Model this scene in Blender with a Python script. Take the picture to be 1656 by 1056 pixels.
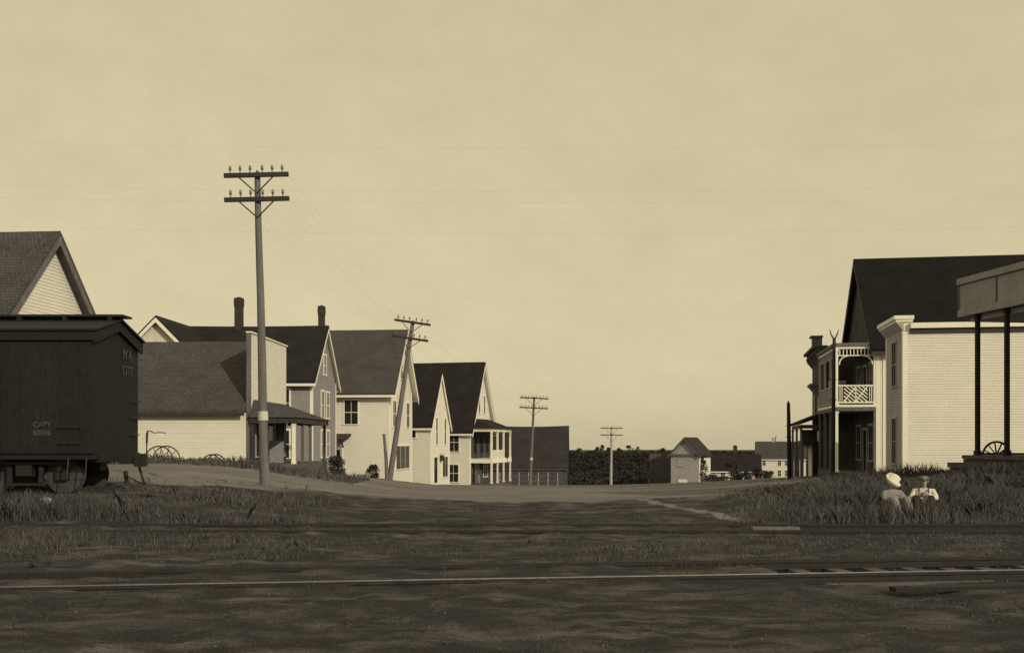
import bpy, bmesh, math, random
import numpy as np
from mathutils import Vector, Matrix

# ---------------------------------------------------------------- camera, sky, sun, exposure
for o in list(bpy.data.objects): bpy.data.objects.remove(o)
SC = bpy.context.scene
COL = SC.collection
FPX, CXP, HZ, CAMH = 1700.0, 828.0, 715.0, 1.7      # focal length (photo px), principal column, horizon row, eye height
R = math.radians
cd = bpy.data.cameras.new('camera'); cam = bpy.data.objects.new('camera', cd); COL.objects.link(cam)
cam.location = (0, 0, CAMH); cam.rotation_euler = (R(90), 0, 0)
cd.sensor_width = 36; cd.lens = FPX/1656*36; cd.shift_y = (HZ-528)/1656
cd.clip_start = 0.1; cd.clip_end = 8000
SC.camera = cam
SUN_EL, SUN_AZ = 23.0, 141.0                          # azimuth clockwise from +Y: behind the camera, to the right
W = bpy.data.worlds.new('World'); SC.world = W; W.use_nodes = True
nt = W.node_tree; nt.nodes.clear()
wo = nt.nodes.new('ShaderNodeOutputWorld'); bg = nt.nodes.new('ShaderNodeBackground')
sky = nt.nodes.new('ShaderNodeTexSky'); sky.sky_type = 'NISHITA'; sky.sun_disc = False
sky.sun_elevation = R(SUN_EL); sky.sun_rotation = R(SUN_AZ); sky.air_density = 1.0; sky.dust_density = 2.0
bw = nt.nodes.new('ShaderNodeRGBToBW'); pw = nt.nodes.new('ShaderNodeMath'); pw.operation = 'POWER'; pw.inputs[1].default_value = 0.15
tc = nt.nodes.new('ShaderNodeTexCoord'); mp = nt.nodes.new('ShaderNodeMapping'); mp.inputs['Scale'].default_value = (5, 5, 9)
nz = nt.nodes.new('ShaderNodeTexNoise'); nz.inputs['Scale'].default_value = 2.2; nz.inputs['Detail'].default_value = 12; nz.inputs['Roughness'].default_value = .75
mr = nt.nodes.new('ShaderNodeMapRange'); mr.inputs['From Min'].default_value = .25; mr.inputs['From Max'].default_value = .75
mr.inputs['To Min'].default_value = .93; mr.inputs['To Max'].default_value = 1.07
mu = nt.nodes.new('ShaderNodeMath'); mu.operation = 'MULTIPLY'
tint = nt.nodes.new('ShaderNodeVectorMath'); tint.operation = 'SCALE'; tint.inputs[0].default_value = (3.55, 3.09, 1.95)
L = nt.links.new
L(sky.outputs[0], bw.inputs[0]); L(bw.outputs[0], pw.inputs[0]); L(pw.outputs[0], mu.inputs[0])
L(tc.outputs['Generated'], mp.inputs[0]); L(mp.outputs[0], nz.inputs['Vector']); L(nz.outputs['Fac'], mr.inputs['Value'])
L(mr.outputs[0], mu.inputs[1]); L(mu.outputs[0], tint.inputs['Scale']); L(tint.outputs[0], bg.inputs[0]); L(bg.outputs[0], wo.inputs[0])
bg.inputs[1].default_value = 0.15
sd = bpy.data.lights.new('sun', 'SUN'); sd.energy = 2.6; sd.angle = R(0.6); sd.color = (1.0, .90, .66)
sun = bpy.data.objects.new('sun', sd); COL.objects.link(sun)
sv = Vector((math.sin(R(SUN_AZ))*math.cos(R(SUN_EL)), math.cos(R(SUN_AZ))*math.cos(R(SUN_EL)), math.sin(R(SUN_EL))))
sun.rotation_euler = sv.to_track_quat('Z', 'Y').to_euler(); sun.location = (20, -20, 30)
vs = SC.view_settings; vs.view_transform = 'Standard'; vs.look = 'None'; vs.exposure = 0.0; vs.gamma = 1.0; vs.use_curve_mapping = False
SC.render.engine = 'CYCLES'

rng = np.random.default_rng(7); rnd = random.Random(5)

# ---------------------------------------------------------------- helpers
def P(px, py, d):                                     # photo pixel + distance along the view -> world point
    return Vector(((px-CXP)/FPX*d, d, CAMH-(py-HZ)/FPX*d))
def PX(px, d): return (px-CXP)/FPX*d
def PZ(py, d): return CAMH-(py-HZ)/FPX*d
V = Vector

def tag(o, label=None, cat=None, group=None, kind=None):
    if label: o['label'] = label
    if cat: o['category'] = cat
    if group: o['group'] = group
    if kind: o['kind'] = kind
    return o
def empty(name, loc, rz=0, label=None, cat=None, group=None):
    o = bpy.data.objects.new(name, None); COL.objects.link(o)
    o.location = loc; o.rotation_euler = (0, 0, rz); o.empty_display_size = .3
    return tag(o, label, cat, group)
def link(name, me, mat=None, parent=None):
    o = bpy.data.objects.new(name, me); COL.objects.link(o)
    if mat is not None and not me.materials: me.materials.append(mat)
    if parent is not None: o.parent = parent
    return o
F0 = (V((0,0,0)), V((1,0,0)), V((0,1,0)))
class MB:
    def __init__(s): s.v = []; s.f = []
    def box(s, x0, x1, y0, y1, z0, z1, F=F0):
        o, a, b = F; n = len(s.v)
        for z in (z0, z1):
            for (x, y) in ((x0,y0),(x1,y0),(x1,y1),(x0,y1)): s.v.append(tuple(o+a*x+b*y+V((0,0,z))))
        s.f += [tuple(n+i for i in q) for q in ((0,3,2,1),(4,5,6,7),(0,1,5,4),(1,2,6,5),(2,3,7,6),(3,0,4,7))]
        return s
    def prism(s, pts, vec):
        n = len(s.v); k = len(pts); vec = V(vec)
        s.v += [tuple(V(p)) for p in pts] + [tuple(V(p)+vec) for p in pts]
        s.f.append(tuple(range(n+k-1, n-1, -1))); s.f.append(tuple(range(n+k, n+2*k)))
        for i in range(k): j = (i+1) % k; s.f.append((n+i, n+j, n+k+j, n+k+i))
        return s
    def poly(s, pts):
        n = len(s.v); s.v += [tuple(V(p)) for p in pts]; s.f.append(tuple(range(n, n+len(pts)))); return s
    def beam(s, p0, p1, w, h, up=(0,0,1)):            # rectangular bar from p0 to p1
        p0, p1 = V(p0), V(p1); d = (p1-p0).normalized(); up = V(up)
        if abs(d.dot(up)) > .99: up = V((0,1,0))
        a = d.cross(up).normalized(); b = a.cross(d).normalized(); n = len(s.v)
        for p in (p0, p1):
            for (i, j) in ((-1,-1),(1,-1),(1,1),(-1,1)): s.v.append(tuple(p+a*(i*w/2)+b*(j*h/2)))
        s.f += [tuple(n+i for i in q) for q in ((0,3,2,1),(4,5,6,7),(0,1,5,4),(1,2,6,5),(2,3,7,6),(3,0,4,7))]
        return s
    def tube(s, pts, rad, k=8):
        pts = [V(p) for p in pts]
        if not hasattr(rad, '__len__'): rad = [rad]*len(pts)
        n0 = len(s.v); ref = None
        for i, p in enumerate(pts):
            d = (pts[min(i+1, len(pts)-1)]-pts[max(i-1, 0)]).normalized()
            if ref is None:
                ref = V((0,0,1)) if abs(d.z) < .9 else V((1,0,0))
            a = d.cross(ref).normalized(); b = a.cross(d).normalized(); ref = b
            for j in range(k):
                t = 2*math.pi*j/k; s.v.append(tuple(p+(a*math.cos(t)+b*math.sin(t))*rad[i]))
        m = len(pts)
        for i in range(m-1):
            for j in range(k):
                q = (j+1) % k; s.f.append((n0+i*k+j, n0+i*k+q, n0+(i+1)*k+q, n0+(i+1)*k+j))
        s.f.append(tuple(n0+j for j in range(k-1, -1, -1))); s.f.append(tuple(n0+(m-1)*k+j for j in range(k)))
        return s
    def ring(s, c, r, rt, axis='y', k=28, kt=6, ry=None):  # torus
        n = len(s.v); c = V(c)
        for i in range(k):
            t = 2*math.pi*i/k
            for j in range(kt):
                u = 2*math.pi*j/kt; rr = r+rt*math.cos(u); h = (ry or rt)*math.sin(u)
                q = {'y': (rr*math.cos(t), h, rr*math.sin(t)), 'x': (h, rr*math.cos(t), rr*math.sin(t)), 'z': (rr*math.cos(t), rr*math.sin(t), h)}[axis]
                s.v.append(tuple(c+V(q)))
        for i in range(k):
            for j in range(kt):
                a, b = (i+1) % k, (j+1) % kt; s.f.append((n+i*kt+j, n+a*kt+j, n+a*kt+b, n+i*kt+b))
        return s
    def ell(s, c, rx, ry, rz, k=12, m=8, z0=-1.0):     # ellipsoid, cut flat below z0
        n = len(s.v); c = V(c); a0 = math.asin(z0)
        for i in range(m+1):
            t = a0+(math.pi/2-a0)*i/m
            for j in range(k):
                u = 2*math.pi*j/k; s.v.append(tuple(c+V((rx*math.cos(t)*math.cos(u), ry*math.cos(t)*math.sin(u), rz*math.sin(t)))))
        for i in range(m):
            for j in range(k): q = (j+1) % k; s.f.append((n+i*k+j, n+i*k+q, n+(i+1)*k+q, n+(i+1)*k+j))
        s.f.append(tuple(n+j for j in range(k-1, -1, -1)))
        return s
    def mesh(s, name, recalc=True, smooth=False):
        me = bpy.data.meshes.new(name); me.from_pydata(s.v, [], s.f)
        if recalc:
            bm = bmesh.new(); bm.from_mesh(me); bmesh.ops.recalc_face_normals(bm, faces=bm.faces); bm.to_mesh(me); bm.free()
        if smooth: me.polygons.foreach_set('use_smooth', [True]*len(me.polygons))
        me.update(); return me
    def build(s, name, mat, parent=None, recalc=True, smooth=False):
        return link(name, s.mesh(name, recalc, smooth), mat, parent)
def tri_mesh(name, verts, tris, col=None):
    verts = np.asarray(verts, np.float32); tris = np.asarray(tris, np.int32)
    me = bpy.data.meshes.new(name); me.vertices.add(len(verts)); me.vertices.foreach_set('co', verts.ravel())
    me.loops.add(tris.size); me.loops.foreach_set('vertex_index', tris.ravel())
    me.polygons.add(len(tris)); me.polygons.foreach_set('loop_start', np.arange(0, tris.size, tris.shape[1], dtype=np.int32))
    me.polygons.foreach_set('loop_total', np.full(len(tris), tris.shape[1], np.int32))
    me.update(calc_edges=True)
    if col is not None:
        at = me.attributes.new('tint', 'FLOAT', 'POINT'); at.data.foreach_set('value', np.asarray(col, np.float32))
    return me

# ---------------------------------------------------------------- materials
def mute(c):                                           # drab, almost neutral pigments; the warm tone of the picture is in the light
    l = .45*c[0]+.4*c[1]+.15*c[2]; k = .62 if l < .5 else .15
    c = tuple(x+(l-x)*k for x in c)
    return (c[0], c[1], c[2]*1.16) if l < .5 else c
def mat(name, c, c2=None, scale=3.0, rough=.85, bump=.0, bscale=30, stretch=(1,1,1), fine=.25, metal=0, spec=.3, attr=None, amix=.5):
    m = bpy.data.materials.new(name); m.use_nodes = True; t = m.node_tree; b = t.nodes['Principled BSDF']
    b.inputs['Roughness'].default_value = rough; b.inputs['Metallic'].default_value = metal; b.inputs['Specular IOR Level'].default_value = spec
    if c2 is None: c2 = tuple(x*.72 for x in c)
    c, c2 = mute(c), mute(c2)
    tc = t.nodes.new('ShaderNodeTexCoord'); mp = t.nodes.new('ShaderNodeMapping'); mp.inputs['Scale'].default_value = stretch
    n1 = t.nodes.new('ShaderNodeTexNoise'); n1.inputs['Scale'].default_value = scale; n1.inputs['Detail'].default_value = 8; n1.inputs['Roughness'].default_value = .65
    r = t.nodes.new('ShaderNodeMapRange'); r.inputs['From Min'].default_value = .3; r.inputs['From Max'].default_value = .7
    mx = t.nodes.new('ShaderNodeMix'); mx.data_type = 'RGBA'; mx.inputs[6].default_value = (*c2, 1); mx.inputs[7].default_value = (*c, 1)
    l = t.links.new
    l(tc.outputs['Object'], mp.inputs[0]); l(mp.outputs[0], n1.inputs['Vector']); l(n1.outputs['Fac'], r.inputs[0]); l(r.outputs[0], mx.inputs[0])
    out = mx.outputs[2]
    if fine:
        n2 = t.nodes.new('ShaderNodeTexNoise'); n2.inputs['Scale'].default_value = scale*14; n2.inputs['Detail'].default_value = 4
        r2 = t.nodes.new('ShaderNodeMapRange'); r2.inputs['From Min'].default_value = .3; r2.inputs['From Max'].default_value = .7
        r2.inputs['To Min'].default_value = 1-fine; r2.inputs['To Max'].default_value = 1+fine
        sc = t.nodes.new('ShaderNodeVectorMath'); sc.operation = 'SCALE'
        l(mp.outputs[0], n2.inputs['Vector']); l(n2.outputs['Fac'], r2.inputs[0]); l(out, sc.inputs[0]); l(r2.outputs[0], sc.inputs['Scale']); out = sc.outputs[0]
    if attr:
        a = t.nodes.new('ShaderNodeAttribute'); a.attribute_name = attr
        r3 = t.nodes.new('ShaderNodeMapRange'); r3.inputs['To Min'].default_value = 1-amix; r3.inputs['To Max'].default_value = 1+amix
        s3 = t.nodes.new('ShaderNodeVectorMath'); s3.operation = 'SCALE'
        l(a.outputs['Fac'], r3.inputs[0]); l(out, s3.inputs[0]); l(r3.outputs[0], s3.inputs['Scale']); out = s3.outputs[0]
    l(out, b.inputs['Base Color'])
    if bump:
        n3 = t.nodes.new('ShaderNodeTexNoise'); n3.inputs['Scale'].default_value = bscale; n3.inputs['Detail'].default_value = 5
        bp = t.nodes.new('ShaderNodeBump'); bp.inputs['Strength'].default_value = bump; bp.inputs['Distance'].default_value = .03
        l(mp.outputs[0], n3.inputs['Vector']); l(n3.outputs['Fac'], bp.inputs['Height']); l(bp.outputs[0], b.inputs['Normal'])
    return m
def shingle(name, c, c2):                              # wood shingles: rows and butt joints, too fine to pick apart at this distance
    m = mat(name, c, c2, scale=.9, rough=.95, fine=.35, spec=.15); t = m.node_tree; b = t.nodes['Principled BSDF']; l = t.links.new
    tc = t.nodes.new('ShaderNodeTexCoord'); mp = t.nodes.new('ShaderNodeMapping'); mp.inputs['Scale'].default_value = (1, 1, 1)
    sx = t.nodes.new('ShaderNodeSeparateXYZ'); cx = t.nodes.new('ShaderNodeCombineXYZ')
    br = t.nodes.new('ShaderNodeTexBrick'); br.inputs['Scale'].default_value = 1; br.inputs['Brick Width'].default_value = .17; br.inputs['Row Height'].default_value = .115
    br.inputs['Mortar Size'].default_value = .018; br.inputs['Color1'].default_value = (1.13,1.13,1.13,1); br.inputs['Color2'].default_value = (.89,.89,.89,1); br.inputs['Mortar'].default_value = (.62,.62,.62,1)
    src = b.inputs['Base Color'].links[0].from_socket
    ml = t.nodes.new('ShaderNodeVectorMath'); ml.operation = 'MULTIPLY'
    l(tc.outputs['Object'], sx.inputs[0]); l(sx.outputs['X'], cx.inputs['X']); l(sx.outputs['Z'], cx.inputs['Y']); l(cx.outputs[0], br.inputs['Vector'])
    l(src, ml.inputs[0]); l(br.outputs['Color'], ml.inputs[1]); l(ml.outputs[0], b.inputs['Base Color'])
    return m
M = {}
M['white'] = mat('white_clapboard_paint', (.72,.685,.61), (.645,.61,.54), scale=.8, rough=.7, fine=.10, stretch=(1,1,2.2))
M['white2'] = mat('dusty_white_paint', (.70,.66,.57), (.58,.545,.47), scale=1.1, rough=.75, fine=.14)
M['trimw'] = mat('white_trim_paint', (.82,.79,.70), (.72,.69,.6), scale=2, rough=.6, fine=.06)
M['grey'] = mat('grey_house_paint', (.30,.27,.215), (.235,.21,.17), scale=1.0, rough=.8, fine=.12)
M['drab'] = mat('drab_paint_and_shade', (.42,.38,.31), (.33,.3,.24), scale=1.0, rough=.8, fine=.14)
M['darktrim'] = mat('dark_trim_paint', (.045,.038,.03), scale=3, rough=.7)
M['shg'] = shingle('weathered_shingles', (.094,.081,.064), (.064,.054,.043))
M['shd'] = shingle('dark_shingles', (.034,.028,.022), (.02,.016,.013))
M['shb'] = shingle('black_shingles', (.0165,.0135,.011), (.0095,.0078,.0064))
M['wood'] = mat('weathered_wood', (.17,.148,.115), (.10,.086,.066), scale=3, rough=.9, stretch=(1,1,.15), fine=.3, bump=.3)
M['pole_pale'] = mat('sunlit_pole_wood', (.42,.37,.29), (.28,.245,.19), scale=4, rough=.9, stretch=(3,3,.25), fine=.25)  # lighter copy of the pole wood, sunlight put into its colour
M['pole'] = mat('pole_wood', (.185,.158,.122), (.10,.085,.066), scale=4, rough=.9, stretch=(3,3,.25), fine=.35, bump=.4)
M['pole_dark'] = mat('creosoted_wood', (.028,.023,.018), (.015,.012,.01), scale=4, rough=.85, stretch=(3,3,.25))
M['planks'] = mat('old_planks', (.13,.112,.088), (.065,.055,.043), scale=2.2, rough=.92, stretch=(.3,1,1), fine=.3, bump=.3)
M['barn'] = mat('barn_boards_and_shade', (.10,.086,.068), (.045,.038,.03), scale=1.4, rough=.92, fine=.35, stretch=(2,2,.6))
M['shed'] = mat('silvered_shed_boards', (.40,.36,.29), (.29,.26,.21), scale=1.2, rough=.9, fine=.2)
M['car'] = mat('boxcar_brown_paint', (.0145,.0125,.0095), (.010,.0087,.0068), scale=1.2, rough=.75, fine=.35, stretch=(1,1,.35))
M['iron'] = mat('dark_iron', (.022,.019,.016), (.012,.01,.009), scale=5, rough=.6, spec=.4)
M['rustrail'] = mat('rail_side_rust', (.034,.026,.019), (.018,.014,.011), scale=6, rough=.8)
M['railtop'] = mat('worn_rail_head', (.42,.38,.32), (.24,.22,.18), scale=8, rough=.38, metal=.8)
M['glass'] = mat('dark_window_glass', (.012,.0105,.009), (.007,.006,.005), scale=2, rough=.25, spec=.25, fine=0)
M['void'] = mat('dark_interior', (.02,.017,.014), (.012,.01,.008), scale=2, rough=.9)
M['brick'] = mat('sooty_brick', (.055,.042,.033), (.03,.023,.018), scale=6, rough=.9, fine=.4, bump=.3)
M['ins'] = mat('insulator_glass', (.09,.085,.075), rough=.3, fine=0)
M['lettering'] = mat('faded_lettering', (.13,.117,.09), (.04,.036,.028), scale=9, rough=.8)
M['paper'] = mat('paper_notice', (.62,.58,.48), scale=9, rough=.9)
M['stone'] = mat('field_stone', (.40,.36,.29), (.2,.18,.14), scale=5, rough=.9, bump=.4, bscale=12)
M['darkstone'] = mat('dark_stone', (.05,.043,.034), (.03,.026,.02), scale=5, rough=.9, bump=.4, bscale=12)
M['grass'] = mat('dry_weeds', (.105,.092,.066), (.055,.049,.035), scale=.5, rough=.8, fine=.2, attr='tint', amix=.6)
M['leaf'] = mat('shrub_leaves', (.06,.054,.037), (.035,.031,.021), scale=.6, rough=.75, fine=.2, attr='tint', amix=.6)
M['brush'] = mat('hillside_brush', (.040,.035,.025), (.019,.0165,.012), scale=.06, rough=.85, fine=.2, attr='tint', amix=.4)
M['skin'] = mat('skin', (.36,.27,.2), (.3,.22,.16), scale=8, rough=.6, fine=.05)
M['shirt'] = mat('white_shirt_cotton', (.72,.68,.58), (.55,.51,.43), scale=12, rough=.9, fine=.1, bump=.3)
M['blouse'] = mat('pale_print_cotton', (.30,.27,.22), (.16,.14,.11), scale=22, rough=.9, fine=.2)
M['dark_cloth'] = mat('dark_wool', (.04,.034,.028), scale=12, rough=.95)
M['straw'] = mat('pale_straw', (.74,.69,.56), (.6,.55,.44), scale=20, rough=.8, fine=.12)
M['cap'] = mat('grey_wool_cap', (.20,.175,.14), scale=15, rough=.95)

# ---------------------------------------------------------------- terrain
ctrl = []
def cp(px, py, d): p = P(px, py, d); ctrl.append((p.x, p.y, p.z))
for y in (2, 7, 12, 16, 19.5, 21):
    for k in (-1.2, -.6, -.2, .2, .6, 1.2): ctrl.append((k*max(y, 9), y, 0.0))
for a in [(40,800,23.2),(148,800,23.3),(240,798,24),(-250,800,24),(330,795,26.5),(427,782,30),(300,770,34),(200,775,33),
          (120,760,40),(228,750,46),(320,752,46),(400,757,47),(470,764,50),(250,762,52),(350,762,52),(403,756,55),(300,756,58),(520,766,60),(505,764,68),(550,769,62),
          (600,775,70),(630,775,56),(600,779,80),(664,784,86),(700,783,90),(760,784,98),(858,785,100),(900,785,125),(988,787,150),(1085,788,150),
          (500,796,34),(560,792,42),(620,806,31),(700,806,31),(830,811,30),(950,811,30),(1080,806,30),(700,793,50),(830,796,45),(760,790,62),(880,790,62),(1000,791,62),(1000,797,45),
          (1100,790,62),(1180,785,55),(1120,798,40),(1200,797,33),(1250,792,38),(1200,838,22),(1300,790,34),(1350,768,54),(1300,771,75),(1276,773,70),(1437,767,50),
          (1440,841,22.4),(1500,841,22.4),(1635,838,22.4),(1440,800,25.5),(1500,797,25.5),(1635,794,25.5),(1400,783,30),(1460,771,31),(1540,762,33),(1635,761,32),(1700,762,30),(1550,768,45),(1700,766,48),
          (1190,780,170),(1240,777,200),(1350,772,120),(1500,760,100)]: cp(*a)
ctrl += [(-45,25,.6),(-45,55,1.0),(-45,90,.2),(45,25,.8),(50,45,.8),(60,100,-.5),(-60,150,-3.5),(0,160,-5.4),(-30,120,-2.4),(60,160,-3.6),(-60,230,-8),(0,230,-8.5),(60,230,-8)]
ctrl = np.array(ctrl)
def tps_k(r2): return np.where(r2 > 1e-9, r2*np.log(np.maximum(r2, 1e-9)), 0)
def warp(a): return np.stack([a[:,0], 24*np.log1p(np.maximum(a[:,1], 0)/18)], 1)   # distance is compressed so that far and near points weigh alike
def warpx(a): w = warp(a); w[:,0] = a[:,0]/(1+np.maximum(a[:,1],0)/45); return w
cw = warpx(ctrl[:,:2])
n = len(cw); d2 = ((cw[:,None]-cw[None])**2).sum(-1)
A = np.zeros((n+3, n+3)); A[:n,:n] = tps_k(d2)+np.eye(n)*2.0; A[:n,n] = 1; A[:n,n+1:] = cw; A[n,:n] = 1; A[n+1:,:n] = cw.T
coef = np.linalg.solve(A, np.concatenate([ctrl[:,2], [0,0,0]]))
def sstep(a, b, x): t = np.clip((x-a)/(b-a), 0, 1); return t*t*(3-2*t)
LAT = rng.random((256, 256))
def vnoise(x, y):
    xi = np.floor(x).astype(int); yi = np.floor(y).astype(int); fx = x-xi; fy = y-yi; fx = fx*fx*(3-2*fx); fy = fy*fy*(3-2*fy)
    g = lambda a, b: LAT[a % 256, b % 256]
    return (g(xi,yi)*(1-fx)+g(xi+1,yi)*fx)*(1-fy)+(g(xi,yi+1)*(1-fx)+g(xi+1,yi+1)*fx)*fy
# the two tracks across the foreground: a point and a direction each
TA0, TAD = np.array([0.0, 12.74]), np.array([.9914, .1305]); TAD /= np.linalg.norm(TAD)
TB0, TBD = np.array([0.0, 19.75]), np.array([1.0, 0.0])
def across(x, y, T0, TD): return (x-T0[0])*(-TD[1])+(y-T0[1])*TD[0]   # signed distance beyond the near rail
def ground(x, y, micro=True):
    x = np.atleast_1d(np.asarray(x, float)); y = np.atleast_1d(np.asarray(y, float))
    yc = np.clip(y, 2, 230); xc = np.clip(x, -60-.25*yc, 60+.25*yc); q = warpx(np.stack([xc, yc], 1)); z = np.zeros(len(q))
    for i in range(0, len(q), 20000):
        s = q[i:i+20000]; z[i:i+20000] = tps_k(((s[:,None]-cw[None])**2).sum(-1))@coef[:n] + coef[n] + s@coef[n+1:]
    z *= sstep(21.2, 23.4, y)                                              # the railway yard is level
    z += .32*np.exp(-((y-48)/1.3)**2)*sstep(-27, -23, x)*(1-sstep(-13.5, -10, x))   # roadside verge in front of the store
    hill = -8.3+5.0*sstep(240, 470, y)-26*sstep(500, 950, y)+1.2*(vnoise(x*.02+9, y*.02)-.5)
    w = sstep(175, 240, y); z = z*(1-w)+hill*w
    dA = across(x, y, TA0, TAD); dB = across(x, y, TB0, TBD)
    e = sstep(3.2, 3.9, x)*(1-sstep(40, 60, x))                         # clear of the street crossing the ballast is lower than the rails
    z -= .13*e*sstep(-.8, -.1, dA)*(1-sstep(1.55, 2.3, dA))
    z -= .15*sstep(5.2, 5.8, x)*(1-sstep(40, 60, x))*sstep(-.8, -.1, dB)*(1-sstep(1.55, 2.3, dB))
    if micro:
        near = 1-sstep(60, 120, y)
        z += near*(.07*(vnoise(x*.9, y*1.3)-.5)+.05*(vnoise(x*2.7+5, y*3.4)-.5)+.034*(vnoise(x*6.3, y*7.3+3)-.5)*(vnoise(x*.8+31, y*.8)*1.6))
        z += near*.05*sstep(3.4, 5, x)*sstep(14.8, 15.4, y)*(1-sstep(18.6, 19.2, y))*(vnoise(x*4.7, y*5.1)-.2)
    return z
def gz(x, y): return float(ground(x, y)[0])
def axis(fine0, fine1, step, lo, hi, gr):
    a = list(np.arange(fine0, fine1, step)); s = step; x = a[-1]
    while x < hi: s *= gr; x += s; a.append(x)
    s = step; x = fine0
    while x > lo: s *= gr; x -= s; a.insert(0, x)
    return np.array(a)
ax = axis(-11, 11, .1, -2600, 2600, 1.045); ay = axis(7.5, 31, .1, -60, 4200, 1.03)
GX, GY = np.meshgrid(ax, ay); gx, gy = GX.ravel(), GY.ravel(); gzv = ground(gx, gy)
nx, ny = len(ax), len(ay); ii = np.arange(nx*ny).reshape(ny, nx)
quads = np.stack([ii[:-1,:-1].ravel(), ii[:-1,1:].ravel(), ii[1:,1:].ravel(), ii[1:,:-1].ravel()], 1)
# where the packed, paler road dirt lies (0..1): the street and the slope in front of the store
u = gx/np.maximum(gy, 1)*FPX+CXP; wob = 8*(vnoise(gx*.35, gy*.22)-.5)+4*(vnoise(gx*1.3+7, gy*.9)-.5)
road = sstep(26.5, 30.5, gy+wob*.55)*(1-sstep(40,70,gx-.18*gy))*(1-sstep(150,190,gy))
road *= 1-.2*sstep(1080, 1200, u+wob*6)
road *= 1-.85*sstep(1290,1420,u+wob*5)*(1-sstep(36,44,gy))
road = np.maximum(road, .35*np.clip(vnoise(gx*.22+3, gy*.5)*1.6-.55, 0, 1)*(1-sstep(3.4, 4.5, gx))*sstep(-6.5,-3,gx))
road *= 1-.75*sstep(45.5,47,gy)*(1-sstep(50,52,gy))*(1-sstep(-11,-9,gx))
foot = np.array([(3.5,29.6),(3.75,27),(4.05,25),(4.6,22.6),(5.6,21.75),(7.2,21.5)]); fd = np.full(len(gx), 9.)
for a_, b_ in zip(foot[:-1], foot[1:]):                                  # trodden footpath down to the track
    e_ = b_-a_; t_ = np.clip(((gx-a_[0])*e_[0]+(gy-a_[1])*e_[1])/(e_@e_), 0, 1); fd = np.minimum(fd, np.hypot(gx-a_[0]-t_*e_[0], gy-a_[1]-t_*e_[1]))
road = np.maximum(road, .95*(1-sstep(.06, .24, fd)))
tm = tri_mesh('ground', np.stack([gx, gy, gzv], 1), quads)
at = tm.attributes.new('road', 'FLOAT', 'POINT'); at.data.foreach_set('value', road.astype(np.float32))
tm.polygons.foreach_set('use_smooth', [True]*len(tm.polygons))
def ground_mat():
    m = bpy.data.materials.new('yard_dirt_and_road'); m.use_nodes = True; t = m.node_tree; b = t.nodes['Principled BSDF']; l = t.links.new
    b.inputs['Roughness'].default_value = .95; b.inputs['Specular IOR Level'].default_value = .1
    tc = t.nodes.new('ShaderNodeTexCoord')
    def noise(s, det, st=(1,1,1), rgh=.62):
        mp = t.nodes.new('ShaderNodeMapping'); mp.inputs['Scale'].default_value = st; nn = t.nodes.new('ShaderNodeTexNoise')
        nn.inputs['Scale'].default_value = s; nn.inputs['Detail'].default_value = det; nn.inputs['Roughness'].default_value = rgh
        l(tc.outputs['Object'], mp.inputs[0]); l(mp.outputs[0], nn.inputs['Vector']); return nn.outputs['Fac']
    def ramp(s, a, b_, lo=0., hi=1.):
        r = t.nodes.new('ShaderNodeMapRange'); r.inputs['From Min'].default_value = a; r.inputs['From Max'].default_value = b_
        r.inputs['To Min'].default_value = lo; r.inputs['To Max'].default_value = hi; l(s, r.inputs[0]); return r.outputs[0]
    def mix(f, a, b_):
        x = t.nodes.new('ShaderNodeMix'); x.data_type = 'RGBA'; l(f, x.inputs[0])
        for i, c in ((6, a), (7, b_)):
            if isinstance(c, tuple): x.inputs[i].default_value = (*mute(c), 1)
            else: l(c, x.inputs[i])
        return x.outputs[2]
    dirt = mix(ramp(noise(.55, 9, (.45,1.5,1), .68), .38, .62), (.049,.043,.034), (.138,.12,.095))
    scr = mix(ramp(noise(2.3, 8, (.5,1,1)), .45, .62), (.042,.037,.028), dirt)
    rd = mix(ramp(noise(.35, 8, (.4,1,1)), .35, .66), (.15,.131,.10), (.235,.205,.157))
    a = t.nodes.new('ShaderNodeAttribute'); a.attribute_name = 'road'
    sm = t.nodes.new('ShaderNodeMath'); sm.operation = 'ADD'; l(a.outputs['Fac'], sm.inputs[0]); l(ramp(noise(1.7, 8), .3, .7, -.28, .28), sm.inputs[1])
    base = mix(ramp(sm.outputs[0], .2, .8), scr, rd)
    fn = t.nodes.new('ShaderNodeVectorMath'); fn.operation = 'SCALE'; l(base, fn.inputs[0]); l(ramp(noise(34, 9, (1,1,1), .75), .32, .68, .35, 1.65), fn.inputs['Scale'])
    l(fn.outputs[0], b.inputs['Base Color'])
    bp = t.nodes.new('ShaderNodeBump'); bp.inputs['Strength'].default_value = .9; bp.inputs['Distance'].default_value = .05
    l(noise(18, 10, (1,1,1), .7), bp.inputs['Height']); l(bp.outputs[0], b.inputs['Normal'])
    return m
tm.materials.append(ground_mat())
tag(link('ground', tm), kind='structure')

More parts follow.
